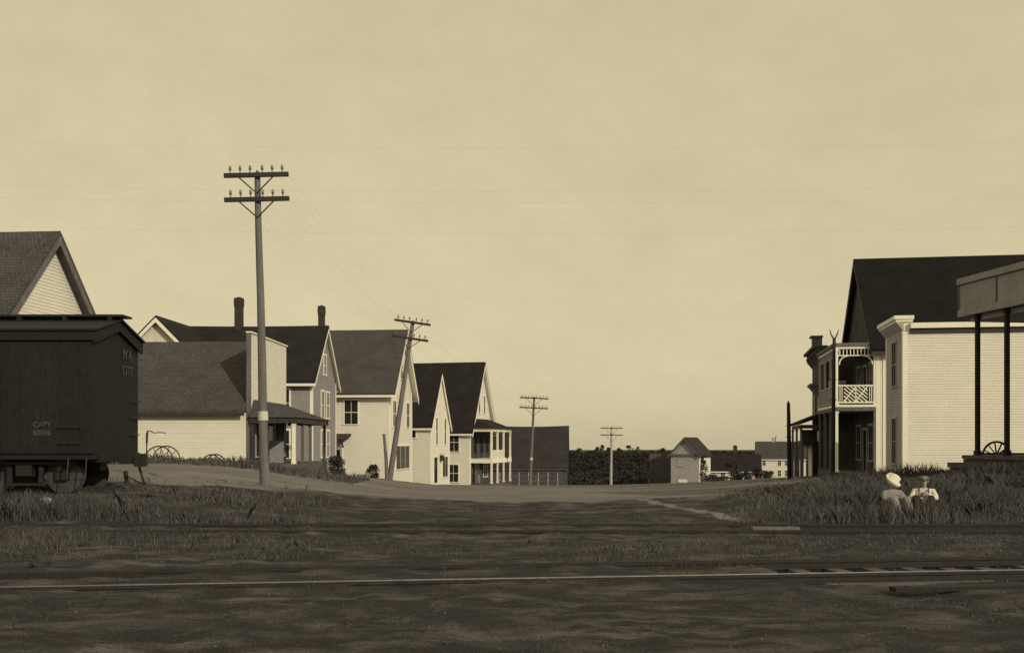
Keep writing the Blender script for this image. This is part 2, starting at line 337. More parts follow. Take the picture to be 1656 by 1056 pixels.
# ---------------------------------------------------------------- house kit
def clip_z(poly, z, keep_above):
    out = []
    for i in range(len(poly)):
        a, b = poly[i], poly[(i+1) % len(poly)]; ina = (a[1] >= z) == keep_above or a[1] == z; inb = (b[1] >= z) == keep_above or b[1] == z
        if ina: out.append(a)
        if ina != inb: t = (z-a[1])/(b[1]-a[1]); out.append((a[0]+t*(b[0]-a[0]), z))
    return out
def siding(F, poly, pitch=.13, lap=.02):              # lapped clapboards over a convex wall outline, given as (along, up)
    o, s, nn = F; mb = MB(); z0 = min(p[1] for p in poly); z1 = max(p[1] for p in poly); k = max(1, int(round((z1-z0)/pitch))); h = (z1-z0)/k
    for i in range(k):
        a, b = z0+i*h, z0+(i+1)*h
        q = clip_z(clip_z(poly, a, True), b, False)
        if len(q) < 3: continue
        pts = [o+s*p[0]+V((0,0,p[1]))+nn*(lap*(b-p[1])/h+.002) for p in q]
        mb.poly(pts)
        low = [p for p in q if abs(p[1]-a) < 1e-6]
        if len(low) >= 2:
            x0, x1 = min(p[0] for p in low), max(p[0] for p in low)
            mb.poly([o+s*x0+V((0,0,a))+nn*(lap+.002), o+s*x1+V((0,0,a))+nn*(lap+.002), o+s*x1+V((0,0,a)), o+s*x0+V((0,0,a))])
    return mb
def wall(root, F, poly, m, pitch=.13, name='wall'): return siding(F, poly, pitch).build(name, m, root, recalc=False)
def window(root, F, s, z, w, h, trim, rows=2, cols=2, glass=None, cas=.11):
    c = MB(); c.box(s-w/2-cas, s-w/2, 0, .055, z, z+h, F); c.box(s+w/2, s+w/2+cas, 0, .055, z, z+h, F)
    c.box(s-w/2-cas-.03, s+w/2+cas+.03, 0, .065, z+h, z+h+cas*1.2, F); c.box(s-w/2-cas-.04, s+w/2+cas+.04, 0, .1, z-.07, z, F)
    wn = c.build('window', trim, root)
    MB().box(s-w/2, s+w/2, .0225, .031, z, z+h, F).build('pane', glass or M['glass'], wn)
    b = MB()
    for i in range(1, rows): b.box(s-w/2, s+w/2, .031, .047, z+h*i/rows-.022, z+h*i/rows+.022, F)
    for i in range(1, cols): b.box(s-w/2+w*i/cols-.014, s-w/2+w*i/cols+.014, .031, .044, z, z+h, F)
    if b.v: b.build('sash', trim, wn)
    return wn
def door(root, F, s, z, w, h, trim, m):
    c = MB(); c.box(s-w/2-.11, s-w/2, 0, .055, z, z+h, F); c.box(s+w/2, s+w/2+.11, 0, .055, z, z+h, F); c.box(s-w/2-.14, s+w/2+.14, 0, .065, z+h, z+h+.13, F)
    d = c.build('door', trim, root); MB().box(s-w/2, s+w/2, .0225, .034, z, z+h, F).build('door_leaf', m, d)
    MB().box(s-w/2+.12, s+w/2-.12, .034, .04, z+h*.45, z+h-.15, F).build('door_light', M['glass'], d); return d
def chimney(root, x, y, z0, z1, w, m):
    c = MB(); c.box(x-w/2, x+w/2, y-w/2, y+w/2, z0, z1-.62); c.box(x-w/2-.025, x+w/2+.025, y-w/2-.025, y+w/2+.025, z1-.62, z1-.45)
    c.box(x-w/2-.035, x+w/2+.035, y-w/2-.035, y+w/2+.035, z1-.45, z1-.12); c.box(x-w/2-.02, x+w/2+.02, y-w/2-.02, y+w/2+.02, z1-.12, z1)
    c.box(x-w/2+.12, x+w/2-.12, y-w/2+.12, y+w/2-.12, z1, z1+.06)
    return c.build('chimney', m, root)
def frames(x0, x1, y0, y1):
    return dict(S=(V((x0,y0,0)), V((1,0,0)), V((0,-1,0))), E=(V((x1,y0,0)), V((0,1,0)), V((1,0,0))),
                N=(V((x1,y1,0)), V((-1,0,0)), V((0,1,0))), W=(V((x0,y1,0)), V((0,-1,0)), V((-1,0,0))))
def gable_roof(root, x0, x1, y0, y1, ze, zr, roofm, trim, ov=.4, rk=.35, th=.12, sag=0, trimw=.2, trims=('E','W'), fascia=True):
    ym = (y0+y1)/2; sl = (zr-ze)/(ym-y0); objs = []
    for sgn, ye in ((-1, y0-ov), (1, y1+ov)):
        zeo = ze-sl*ov; nseg = 10; mb = MB(); c = th*math.sqrt(1+sl*sl)
        xs = [x0-rk+(x1-x0+2*rk)*i/nseg for i in range(nseg+1)]
        for x in xs:
            t = (x-x0+rk)/(x1-x0+2*rk); dz = -sag*math.sin(math.pi*t)
            mb.v += [(x, ym, zr+dz), (x, ym, zr+c+dz), (x, ye, zeo+c), (x, ye, zeo)]
        for i in range(nseg):
            for j in range(4): q = (j+1) % 4; mb.f.append((4*i+j, 4*i+q, 4*i+4+q, 4*i+4+j))
        mb.f += [(0,1,2,3), (4*nseg+3, 4*nseg+2, 4*nseg+1, 4*nseg)]
        r = mb.build('roof', roofm, root); objs.append(r)
        if fascia: MB().box(x0-rk+.03, x1+rk-.03, min(ye, ye-sgn*.035)-.0, max(ye, ye-sgn*.035), zeo-.17, zeo-.004).build('fascia', trim, r)
    for e, x in (('E', x1+rk), ('W', x0-rk)):
        if e not in trims: continue
        a = -1 if e == 'E' else 1
        for ye in (y0-ov, y1+ov):
            zeo = ze-sl*ov; d = 1 if ye < ym else -1
            xw_ = x1+.03 if e == 'E' else x0-.03
            if rk > .1: MB().prism([(xw_, ye+d*.05, zeo+sl*.05-.004), (xw_, ym-d*.001, zr-.004), (xw_, ym-d*.001, zr-.03), (xw_, ye+d*.05, zeo+sl*.05-.03)], (x+a*.045-xw_,0,0)).build('soffit', trim, root)
            MB().prism([(x+a*.002, ye+d*.04, zeo+sl*.04-.006), (x+a*.002, ym, zr-.006), (x+a*.002, ym, zr-.006-trimw*math.sqrt(1+sl*sl)), (x+a*.002, ye+d*.04, zeo+sl*.04-.006-trimw*math.sqrt(1+sl*sl))], (a*.04,0,0)).build('rake_board', trim, root)
    return objs
def gable_house(root, x0, x1, y0, y1, zb, ze, zr, wm, roofm, trim, ov=.4, rk=.35, corner=True, frieze=True, sag=0, trimw=.2, rake=None, wmW=None):
    F = frames(x0, x1, y0, y1); Lx, Ly = x1-x0, y1-y0
    for k in 'SN': wall(root, F[k], [(0,zb),(Lx,zb),(Lx,ze),(0,ze)], wm)
    for k in 'EW': wall(root, F[k], [(0,zb),(Ly,zb),(Ly,ze),(Ly/2,zr),(0,ze)], (wmW or wm) if k == 'W' else wm)
    gable_roof(root, x0, x1, y0, y1, ze, zr, roofm, rake or trim, ov, rk, sag=sag, trimw=trimw)
    if corner:
        for (x, y) in ((x0,y0),(x1,y0),(x1,y1),(x0,y1)):
            sx = 1 if x == x1 else -1; sy = 1 if y == y1 else -1; c = MB()
            c.box(min(x-sx*.15, x+sx*.035), max(x-sx*.15, x+sx*.035), min(y, y+sy*.036), max(y, y+sy*.036), zb, ze-.05)
            c.box(min(x, x+sx*.036), max(x, x+sx*.036), min(y-sy*.15, y), max(y-sy*.15, y), zb, ze-.05); c.build('corner_board', trim, root)
    if frieze: 
        for k in 'SN': MB().box(.16, Lx-.16, 0, .04, ze-.34, ze-.06, F[k]).build('frieze', trim, root)
    return F
def posts(root, pts, z0, z1, w, m, name='post', cap=True):
    out = []
    for (x, y) in pts:
        c = MB(); c.box(x-w/2, x+w/2, y-w/2, y+w/2, z0, z1)
        if cap: c.box(x-w/2-.03, x+w/2+.03, y-w/2-.03, y+w/2+.03, z1-.12, z1-.05); c.box(x-w/2-.03, x+w/2+.03, y-w/2-.03, y+w/2+.03, z0+.002, z0+.14)
        out.append(c.build(name, m, root))
    return out
def house_root(name, label, px, d, phi, z, cat='house', group=None):
    return empty(name, (PX(px, d), d, z), -R(phi), label, cat, group)

# ---------------------------------------------------------------- left side of the street
def far_left_house():
    r = empty('gabled_house', (-17.95, 36.0, .6), -R(5), 'tall white clapboard house at far left, its steep gable rising behind the boxcar', 'house')
    F = gable_house(r, -11, 0, 0, 8, -1, 4.9, 8.95, M['white'], M['shg'], M['white'], ov=.5, rk=.45, trimw=.24, rake=M['wood'])
    window(r, F['E'], 2.4, 1.0, .9, 1.6, M['trimw']); window(r, F['E'], 5.6, 1.0, .9, 1.6, M['trimw']); window(r, F['S'], 8.5, 1.0, .9, 1.6, M['trimw'])
far_left_house()

def false_front_store():
    zg = .45; r = house_root('false_front_store', 'one-storey white store with square false front, mossy shingled roof and corner porch', 405, 55, 1, zg, 'store')
    h = lambda z: z-zg
    x0, x1, y0, y1, ze, zr = -9.5, 0, 0, 8, h(3.62), h(7.2)
    F = frames(x0, x1, y0, y1); wm, tr = M['white'], M['darktrim']
    for k in 'SN': wall(r, F[k], [(0,-1),(9.5,-1),(9.5,ze),(0,ze)], wm)
    wall(r, F['W'], [(0,-1),(8,-1),(8,ze),(4,zr),(0,ze)], wm)
    gable_roof(r, x0, x1-.19, y0, y1, ze, zr, M['shg'], tr, ov=.42, rk=.0, trims=('W',), th=.10)
    MB().box(.2, 9.3, 0, .05, ze-.36, ze-.1, F['S']).build('frieze', tr, r)
    zt = h(7.42)
    wall(r, F['E'], [(0,-1),(8,-1),(8,zt),(0,zt)], wm, name='false_front')
    wall(r, (V((-.17,8,0)), V((0,-1,0)), V((-1,0,0))), [(0,ze),(8,ze),(8,zt),(0,zt)], wm, name='false_front')
    MB().box(-.2, .045, -.05, 0, -1, zt, F0).build('corner_board', M['wood'], r)
    MB().box(-.22, .10, -.08, 8.08, zt, zt+.07).build('parapet_cap', M['trimw'], r)
    # hipped porch along the street front
    pw_, pz = 2.3, h(3.0); top = h(3.95)
    ya, yb = -.35, 8.35
    rf = MB(); rf.poly([(0.02,ya+.9,top),(0.02,yb-.9,top),(pw_+.3,yb,pz),(pw_+.3,ya,pz)]); rf.poly([(0.02,ya+.9,top),(pw_+.3,ya,pz),(0.02,ya,pz)]); rf.poly([(0.02,yb-.9,top),(0.02,yb,pz),(pw_+.3,yb,pz)])
    rf.poly([(0.02,ya,pz),(pw_+.3,ya,pz),(pw_+.3,yb,pz),(0.02,yb,pz)])
    p = rf.build('porch_roof', M['shg'], r)
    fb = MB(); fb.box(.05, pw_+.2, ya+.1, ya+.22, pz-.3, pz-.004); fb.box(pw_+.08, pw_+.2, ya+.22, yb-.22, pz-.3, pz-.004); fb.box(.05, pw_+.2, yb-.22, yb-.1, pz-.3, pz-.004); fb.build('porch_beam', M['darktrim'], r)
    MB().box(.03, pw_+.15, -.2, 8.2, -.5, .12).build('porch_floor', M['planks'], r)
    posts(r, [(pw_, -.08)], .12, pz-.3, .17, M['trimw']); posts(r, [(pw_, 4.0), (pw_, 8.05)], .12, pz-.3, .15, M['wood']); posts(r, [(.14, -.08)], .12, pz-.3, .16, M['darktrim'])
    posts(r, [(pw_, 2.0)], .12, pz-.3, .15, M['wood'])
    MB().box(.5, 7.9, .022, .045, .12, pz-.05, F['E']).build('shop_front_shade', M['darktrim'], r)  # dim porch interior painted as a dark panel across the front
    Fe = (F['E'][0]+V((.03,0,0)), F['E'][1], F['E'][2])
    door(r, Fe, 4.0, .12, 1.2, 2.2, M['drab'], M['void']); window(r, Fe, 2.0, .5, 2.2, 1.9, M['drab'], 1, 2, glass=M['void']); window(r, Fe, 6.2, .5, 2.2, 1.9, M['drab'], 1, 2, glass=M['void'])
    MB().box(.35, 1.0, 2.6, 3.2, .12, 1.35).build('show_case', M['grey'], r)
false_front_store()

def grey_house():
    zg = -.2; r = house_root('farmhouse', 'grey two-storey house with black roof, white trim and two tall chimneys behind the store', 505, 68, 2, zg)
    h = lambda z: z-zg; ze, zr = h(5.95), h(9.5)
    F = gable_house(r, -9.6, 0, 0, 7.5, -1, ze, zr, M['grey'], M['shd'], M['trimw'], ov=.5, rk=.3, sag=.05)
    for z in (.9, 3.55):
        window(r, F['S'], 9.6-1.95, z, .9, 1.75, M['trimw'], glass=M['void']); window(r, F['S'], 9.6-5, z, .9, 1.75, M['trimw'])
        window(r, F['E'], 3.0, z, .85, 1.75, M['trimw']); window(r, F['E'], 4.7, z, .85, 1.75, M['trimw'])
    window(r, F['E'], 3.75, 6.5, .7, 1.3, M['trimw'])
    MB().box(-1.15, -.02, -.05, .02, 3.0, 3.1).build('belt_board', M['trimw'], r)
    chimney(r, -5.9, 3.75, zr-.4, h(11.55), .5, M['brick']); chimney(r, -.25, 3.95, zr-.4, h(11.0), .4, M['brick'])
    # cross wing at the far end, its gable towards the railway
    xw = -8.9; wy0, wy1, hw = -3.2, 6.0, 3.6; ez, rz = h(5.7), h(9.35)
    Fs = (V((xw-hw, wy0, 0)), V((1,0,0)), V((0,-1,0)))
    wall(r, Fs, [(0,-1),(2*hw,-1),(2*hw,ez),(hw,rz),(0,ez)], M['white2'])
    wall(r, (V((xw+hw, wy0, 0)), V((0,1,0)), V((1,0,0))), [(0,-1),(3.2,-1),(3.2,ez),(0,ez)], M['grey']); wall(r, (V((xw-hw, wy1, 0)), V((0,-1,0)), V((-1,0,0))), [(0,-1),(9.2,-1),(9.2,ez),(0,ez)], M['grey'])
    sl = (rz-ez)/hw
    for sg in (-1, 1):
        e = xw+sg*(hw+.45); zz = ez-sl*.45
        MB().prism([(xw, wy0-.4, rz), (xw, wy0-.4, rz+.17), (e, wy0-.4, zz+.17), (e, wy0-.4, zz)], (0, wy1-wy0+.4, 0)).build('roof', M['shd'], r)
        MB().prism([(xw, wy0-.404, rz+.02), (e, wy0-.404, zz+.02), (e, wy0-.404, zz-.24), (xw, wy0-.404, rz-.26)], (0,-.04,0)).build('rake_board', M['trimw'], r)
    window(r, Fs, hw, 3.6, .8, 1.6, M['trimw'])
grey_house()

def white_house():
    zg = -.9; r = house_root('gabled_house', 'tall cream house with weathered grey roof and street gable, behind leaning pole', 631, 78, 6, zg)
    h = lambda z: z-zg; ze, zr = h(5.85), h(10.3)
    F = gable_house(r, -9.5, 0, 0, 8, -1.2, ze, zr, M['white'], M['shg'], M['trimw'], ov=.6, rk=.5, trimw=.3)
    window(r, F['S'], 9.5-2.95, h(3.05), 1.0, 1.75, M['trimw'], glass=M['void']); window(r, F['S'], 9.5-6.3, h(3.05), 1.0, 1.75, M['trimw'])
    for s in (1.4, 6.3): window(r, F['E'], s, h(2.9), 1.15, 1.9, M['trimw'])
    window(r, F['E'], 3.9, h(6.6), .9, 1.5, M['trimw']); window(r, F['E'], 4.4, .55, 5.0, 1.75, M['trimw'], 1, 3, cas=.14)
    b = MB(); b.prism([(-5.05,0,h(2.35)),(-5.05,-1.15,h(1.95)),(-5.05,-1.15,h(1.87)),(-5.05,0,h(2.2))], (2.1,0,0)); b.build('door_hood', M['darktrim'], r)
    MB().beam((-3.55,-.05,h(1.35)), (-3.55,-.95,h(1.93)), .09, .09).build('hood_bracket', M['darktrim'], r); MB().beam((-4.6,-.05,h(1.35)), (-4.6,-.95,h(1.93)), .09, .09).build('hood_bracket', M['darktrim'], r)
    door(r, F['S'], 9.5-4.15, .05, .95, 2.15, M['trimw'], M['drab'])
white_house()

def steep_cottage():
    zg = -1.85; r = house_root('gabled_house', 'narrow white house with very steep street gable between larger houses', 697, 90, 14, zg)
    h = lambda z: z-zg; ze, zr = h(3.4), h(7.75)
    F = gable_house(r, -6.5, 0, 0, 5.2, -1.2, ze, zr, M['white'], M['shd'], M['trimw'], ov=.3, rk=.2)
    window(r, F['S'], 6.5-1.75, h(2.1), .75, 1.0, M['trimw'], 1, 1)
    for s in (1.5, 3.9): window(r, F['E'], s, h(1.5), .42, 2.3, M['trimw'], 2, 1, cas=.07)
    door(r, F['E'], 1.2, .05, .95, 2.2, M['trimw'], M['void']); window(r, F['E'], 3.9, .5, 1.5, 1.75, M['trimw'], 1, 2)
    b = MB(); b.box(0, .35, 2.35, 2.6, h(.05), h(.55)); b.beam((0,2.47,h(.62)), (.5,2.47,h(.62)), .05, .05); b.build('hanging_lantern', M['darktrim'], r)
steep_cottage()

def porch_house():
    zg = -2.25; r = house_root('gabled_house', 'white house with tall black roof and two-storey corner porch above the street', 760, 98, 14, zg)
    h = lambda z: z-zg; ze, zr = h(3.1), h(9.25)
    F = gable_house(r, -8.5, 0, 0, 8, -1.2, ze, zr, M['white'], M['shd'], M['trimw'], ov=.4, rk=.4, trimw=.22)
    window(r, F['S'], 8.5-1.55, h(.85), .95, 1.7, M['trimw'], glass=M['void']); window(r, F['S'], 8.5-1.6, .25, .95, 1.6, M['trimw'], glass=M['void'])
    for s in (3.1, 4.9): window(r, F['E'], s, h(4.5), .5, 1.7, M['trimw'], 2, 1)
    pw_, ya, yb = 2.05, .15, 7.2; fl = h(-.02); pz = h(3.0)
    rf = MB(); rf.poly([(.02,ya+.7,pz+.95),(.02,yb-.7,pz+.95),(pw_+.35,yb+.3,pz),(pw_+.35,ya-.3,pz)]); rf.poly([(.02,ya+.7,pz+.95),(pw_+.35,ya-.3,pz),(.02,ya-.3,pz)]); rf.poly([(.02,yb-.7,pz+.95),(.02,yb+.3,pz),(pw_+.35,yb+.3,pz)]); rf.poly([(.02,ya-.3,pz),(pw_+.35,ya-.3,pz),(pw_+.35,yb+.3,pz),(.02,yb+.3,pz)])
    rf.build('porch_roof', M['shd'], r)
    b = MB(); b.box(.04, pw_+.1, ya-.08, ya+.06, pz-.3, pz-.004); b.box(pw_-.05, pw_+.1, ya+.06, yb-.06, pz-.3, pz-.004); b.box(.04, pw_+.1, yb-.06, yb+.08, pz-.3, pz-.004); b.build('porch_beam', M['trimw'], r)
    MB().box(.04, pw_+.12, ya-.1, yb+.1, fl-.22, fl+.16).build('porch_floor', M['trimw'], r); MB().box(.04, pw_+.12, ya-.1, yb+.1, -.6, .1).build('porch_floor', M['planks'], r)
    pts = [(pw_, ya), (pw_, 2.3), (pw_, 4.6), (pw_, yb)]
    posts(r, pts, fl+.16, pz-.3, .16, M['trimw']); posts(r, pts, .1, fl-.22, .14, M['trimw'])
    MB().box(pw_-.05, pw_+.05, ya+.1, 4.5, fl+.16, fl+1.0).build('balcony_panel', M['white2'], r)
    for a_, b_ in ((.1, fl-.25), (fl+.2, pz-.35)): MB().box(.3, 7.0, .022, .045, a_, b_, F['E']).build('shop_front_shade', M['barn'], r)  # dark sheets painting the porch's deep shade over the lit wall
    F['E'] = (F['E'][0]+V((.03,0,0)), F['E'][1], F['E'][2])
    for s in (1.6, 3.9, 5.9): window(r, F['E'], s, h(.75), .8, 1.6, M['darktrim'], glass=M['void'])
    door(r, F['E'], 2.2, .1, 1.0, 2.1, M['trimw'], M['void']); window(r, F['E'], 5.2, .6, 1.4, 1.5, M['trimw'], 1, 2)
    posts(r, [(.5, .6), (.85, .6)], .1, 1.35, .16, M['wood'], 'crate_post', False)
porch_house()

def old_barn():
    zg = -3.35; r = empty('barn', (PX(916, 125), 125, zg), -R(4), 'low weathered barn with sagging dark roof beyond the last porch', 'barn')
    h = lambda z: z-zg; ze, zr = 2.3, 6.9
    F = gable_house(r, -9, 0, 0, 8, -1.2, ze, zr, M['barn'], M['shd2'], M['barn'], ov=.35, rk=.25, corner=False, frieze=False, sag=.12)
    MB().box(.1, 8.9, .0, .05, ze-.5, ze-.12, F['S']).build('frieze', M['shed'], r)
    for i in range(7): MB().box(1.0+i*1.15, 1.12+i*1.15, 0, .06, -1, ze-.5, F['S']).build('batten', M['shed'], r)
    for i in range(3): MB().box(.6, 8.6, .06, .09, .25+i*.6, .38+i*.6, F['S']).build('rail_board', M['planks'], r)
    MB().box(3.2, 4.8, 0, .058, .0, 1.8, F['E']).build('door', M['void'], r)
M['shd2'] = shingle('brown_barn_shingles', (.052,.043,.034), (.034,.028,.022))
old_barn()

# ---------------------------------------------------------------- far end of the street
def grey_shed():
    d = 150; r = empty('shed', (PX(1085, d), d, -4.7), -R(26), 'pale grey boarded shed with pediment gable at the foot of the street', 'shed')
    wid, dep, ze, zr = 4.1, 6.0, 4.75, 6.95
    Fs = (V((0,0,0)), V((1,0,0)), V((0,-1,0))); Fe = (V((wid,0,0)), V((0,1,0)), V((1,0,0))); Fw = (V((0,dep,0)), V((0,-1,0)), V((-1,0,0))); Fn = (V((wid,dep,0)), V((-1,0,0)), V((0,1,0)))
    for f in (Fs, Fn): wall(r, f, [(0,-1),(wid,-1),(wid,ze),(wid/2,zr),(0,ze)], M['shed'], .2)
    for f in (Fe, Fw): wall(r, f, [(0,-1),(dep,-1),(dep,ze),(0,ze)], M['white2'], .2)
    for sg in (-1, 1):
        e = wid/2+sg*(wid/2+.4); sl = (zr-ze)/(wid/2); zz = ze-sl*.4
        MB().prism([(wid/2,-.4,zr),(wid/2,-.4,zr+.17),(e,-.4,zz+.17),(e,-.4,zz)], (0,dep+.8,0)).build('roof', M['shd2'], r)
        MB().prism([(wid/2,-.404,zr+.02),(e,-.404,zz+.02),(e,-.404,zz-.2),(wid/2,-.404,zr-.22)], (0,-.04,0)).build('rake_board', M['wood'], r)
    MB().box(-.1, wid+.1, -.22, -.03, ze-.3, ze-.02).build('cornice', M['wood'], r)
    window(r, Fs, 1.5, 3.0, .7, 1.0, M['shed'], glass=M['drab']); window(r, Fe, 2.5, 2.6, .8, 1.2, M['trimw'])
    MB().box(1.1, 2.4, 0, .06, .7, 1.15, Fs).build('sign_board', M['trimw'], r)
grey_shed()
def dark_fence():
    d = 158; r = empty('board_fence', (PX(1050, d), d, PZ(786, d)), 0, 'dark upright board fence between the brush and the grey shed', 'fence')
    x = 0; hgt = 4.9
    for i in range(11):
        w = .3; MB().box(x, x+w-.03, -.02, .02+.03*(i % 2), -.5, hgt+rnd.uniform(-.12,.12)-.02*i).build('board', M['barn'], r); x += w
    for z in (.8, 3.6): MB().box(0, x, .05, .12, z, z+.14).build('rail_board', M['barn'], r)
dark_fence()
def low_house():
    d = 172; r = empty('cottage', (PX(1147, d), d, -4.75), -R(11), 'low dark-roofed white cottage with one chimney, half hidden by bushes', 'house')
    F = gable_house(r, 0, 8.2, 0, 6.5, -1, 1.95, 4.35, M['white2'], M['shd'], M['trimw'], ov=.35, rk=.2, corner=False)
    chimney(r, 4.2, 3.25, 4.0, 5.9, .6, M['brick']); window(r, F['S'], 2.2, .6, .7, 1.0, M['trimw'])
    MB().box(3.55, 4.15, -.25, .4, 2.7, 3.5).build('dormer_vent', M['void'], r)
low_house()
def far_white_house():
    d = 198; r = empty('gabled_house', (PX(1223, d), d, -5.4), -R(14), 'small white two-storey house with six dark windows at the street end', 'house')
    F = gable_house(r, 0, 9, 0, 7, -1.2, 4.15, 7.1, M['white'], M['shg'], M['trimw'], ov=.3, rk=.3, corner=False, frieze=False)
    for x in (1.45, 4.25, 5.55, 7.6):
        for z in (.75, 2.75): window(r, F['S'], x, z, .55, 1.1, M['trimw'], glass=M['void'], cas=.07)
    chimney(r, 3.1, 3.5, 6.9, 8.0, .45, M['drab']); MB().tube([(3.55,3.5,6.9),(3.55,3.5,8.1),(3.75,3.5,8.25)], .07).build('stove_pipe', M['iron'], r)
far_white_house()

# ---------------------------------------------------------------- right side of the street
def right_store():
    zg = .15; r = house_root('parapet_store', 'big plain white store on the right with flat parapet and projecting street cornice', 1461, 48, 9, zg, 'store')
    h = lambda z: z-zg; F = frames(0, 8, 0, 3.9); zt = h(6.78); zf = h(7.3)
    wall(r, F['S'], [(0,-1),(8,-1),(8,zt),(0,zt)], M['white'], .115); wall(r, F['N'], [(0,-1),(8,-1),(8,zt),(0,zt)], M['white'])
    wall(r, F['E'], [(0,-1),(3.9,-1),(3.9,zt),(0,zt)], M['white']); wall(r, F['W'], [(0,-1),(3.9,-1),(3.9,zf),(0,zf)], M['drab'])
    MB().box(0.02, 7.98, .02, 3.88, zt-.3, zt-.1).build('roof', M['shd'], r)
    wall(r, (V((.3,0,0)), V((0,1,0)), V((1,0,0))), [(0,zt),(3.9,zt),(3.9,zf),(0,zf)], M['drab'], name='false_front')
    MB().box(0.0, .3, -.02, 0.0, zt, zf).build('false_front', M['trimw'], r)
    MB().box(.28, 8.1, -.22, .1, h(6.88), h(7.12)).build('cornice', M['trimw'], r); MB().box(.28, 8.1, -.10, .03, zt-.12, h(6.88)).build('cornice_shade_band', M['darktrim'], r)  # dark strip stands for the shadow under the parapet cornice
    c = MB(); c.box(-.42, .44, -.14, 4.1, zf, zf+.17); c.box(-.34, .40, -.09, 4.05, zf-.12, zf); c.build('cornice', M['trimw'], r)
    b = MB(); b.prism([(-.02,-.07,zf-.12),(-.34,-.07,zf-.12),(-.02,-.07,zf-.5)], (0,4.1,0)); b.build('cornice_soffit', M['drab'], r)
    c = MB(); c.box(-.045, .15, -.045, 0, -1, zt-.12); c.box(-.045, 0, 0, .16, -1, zf-.5); c.build('corner_board', M['trimw'], r)
    MB().box(-.045, 0, 3.74, 3.94, -1, zf-.5).build('corner_board', M['trimw'], r)
    for z, hh in ((h(4.35), 2.05), (h(.7), 2.1)): window(r, F['W'], 1.95, z, .95, hh, M['drab'], glass=M['void'])
right_store()

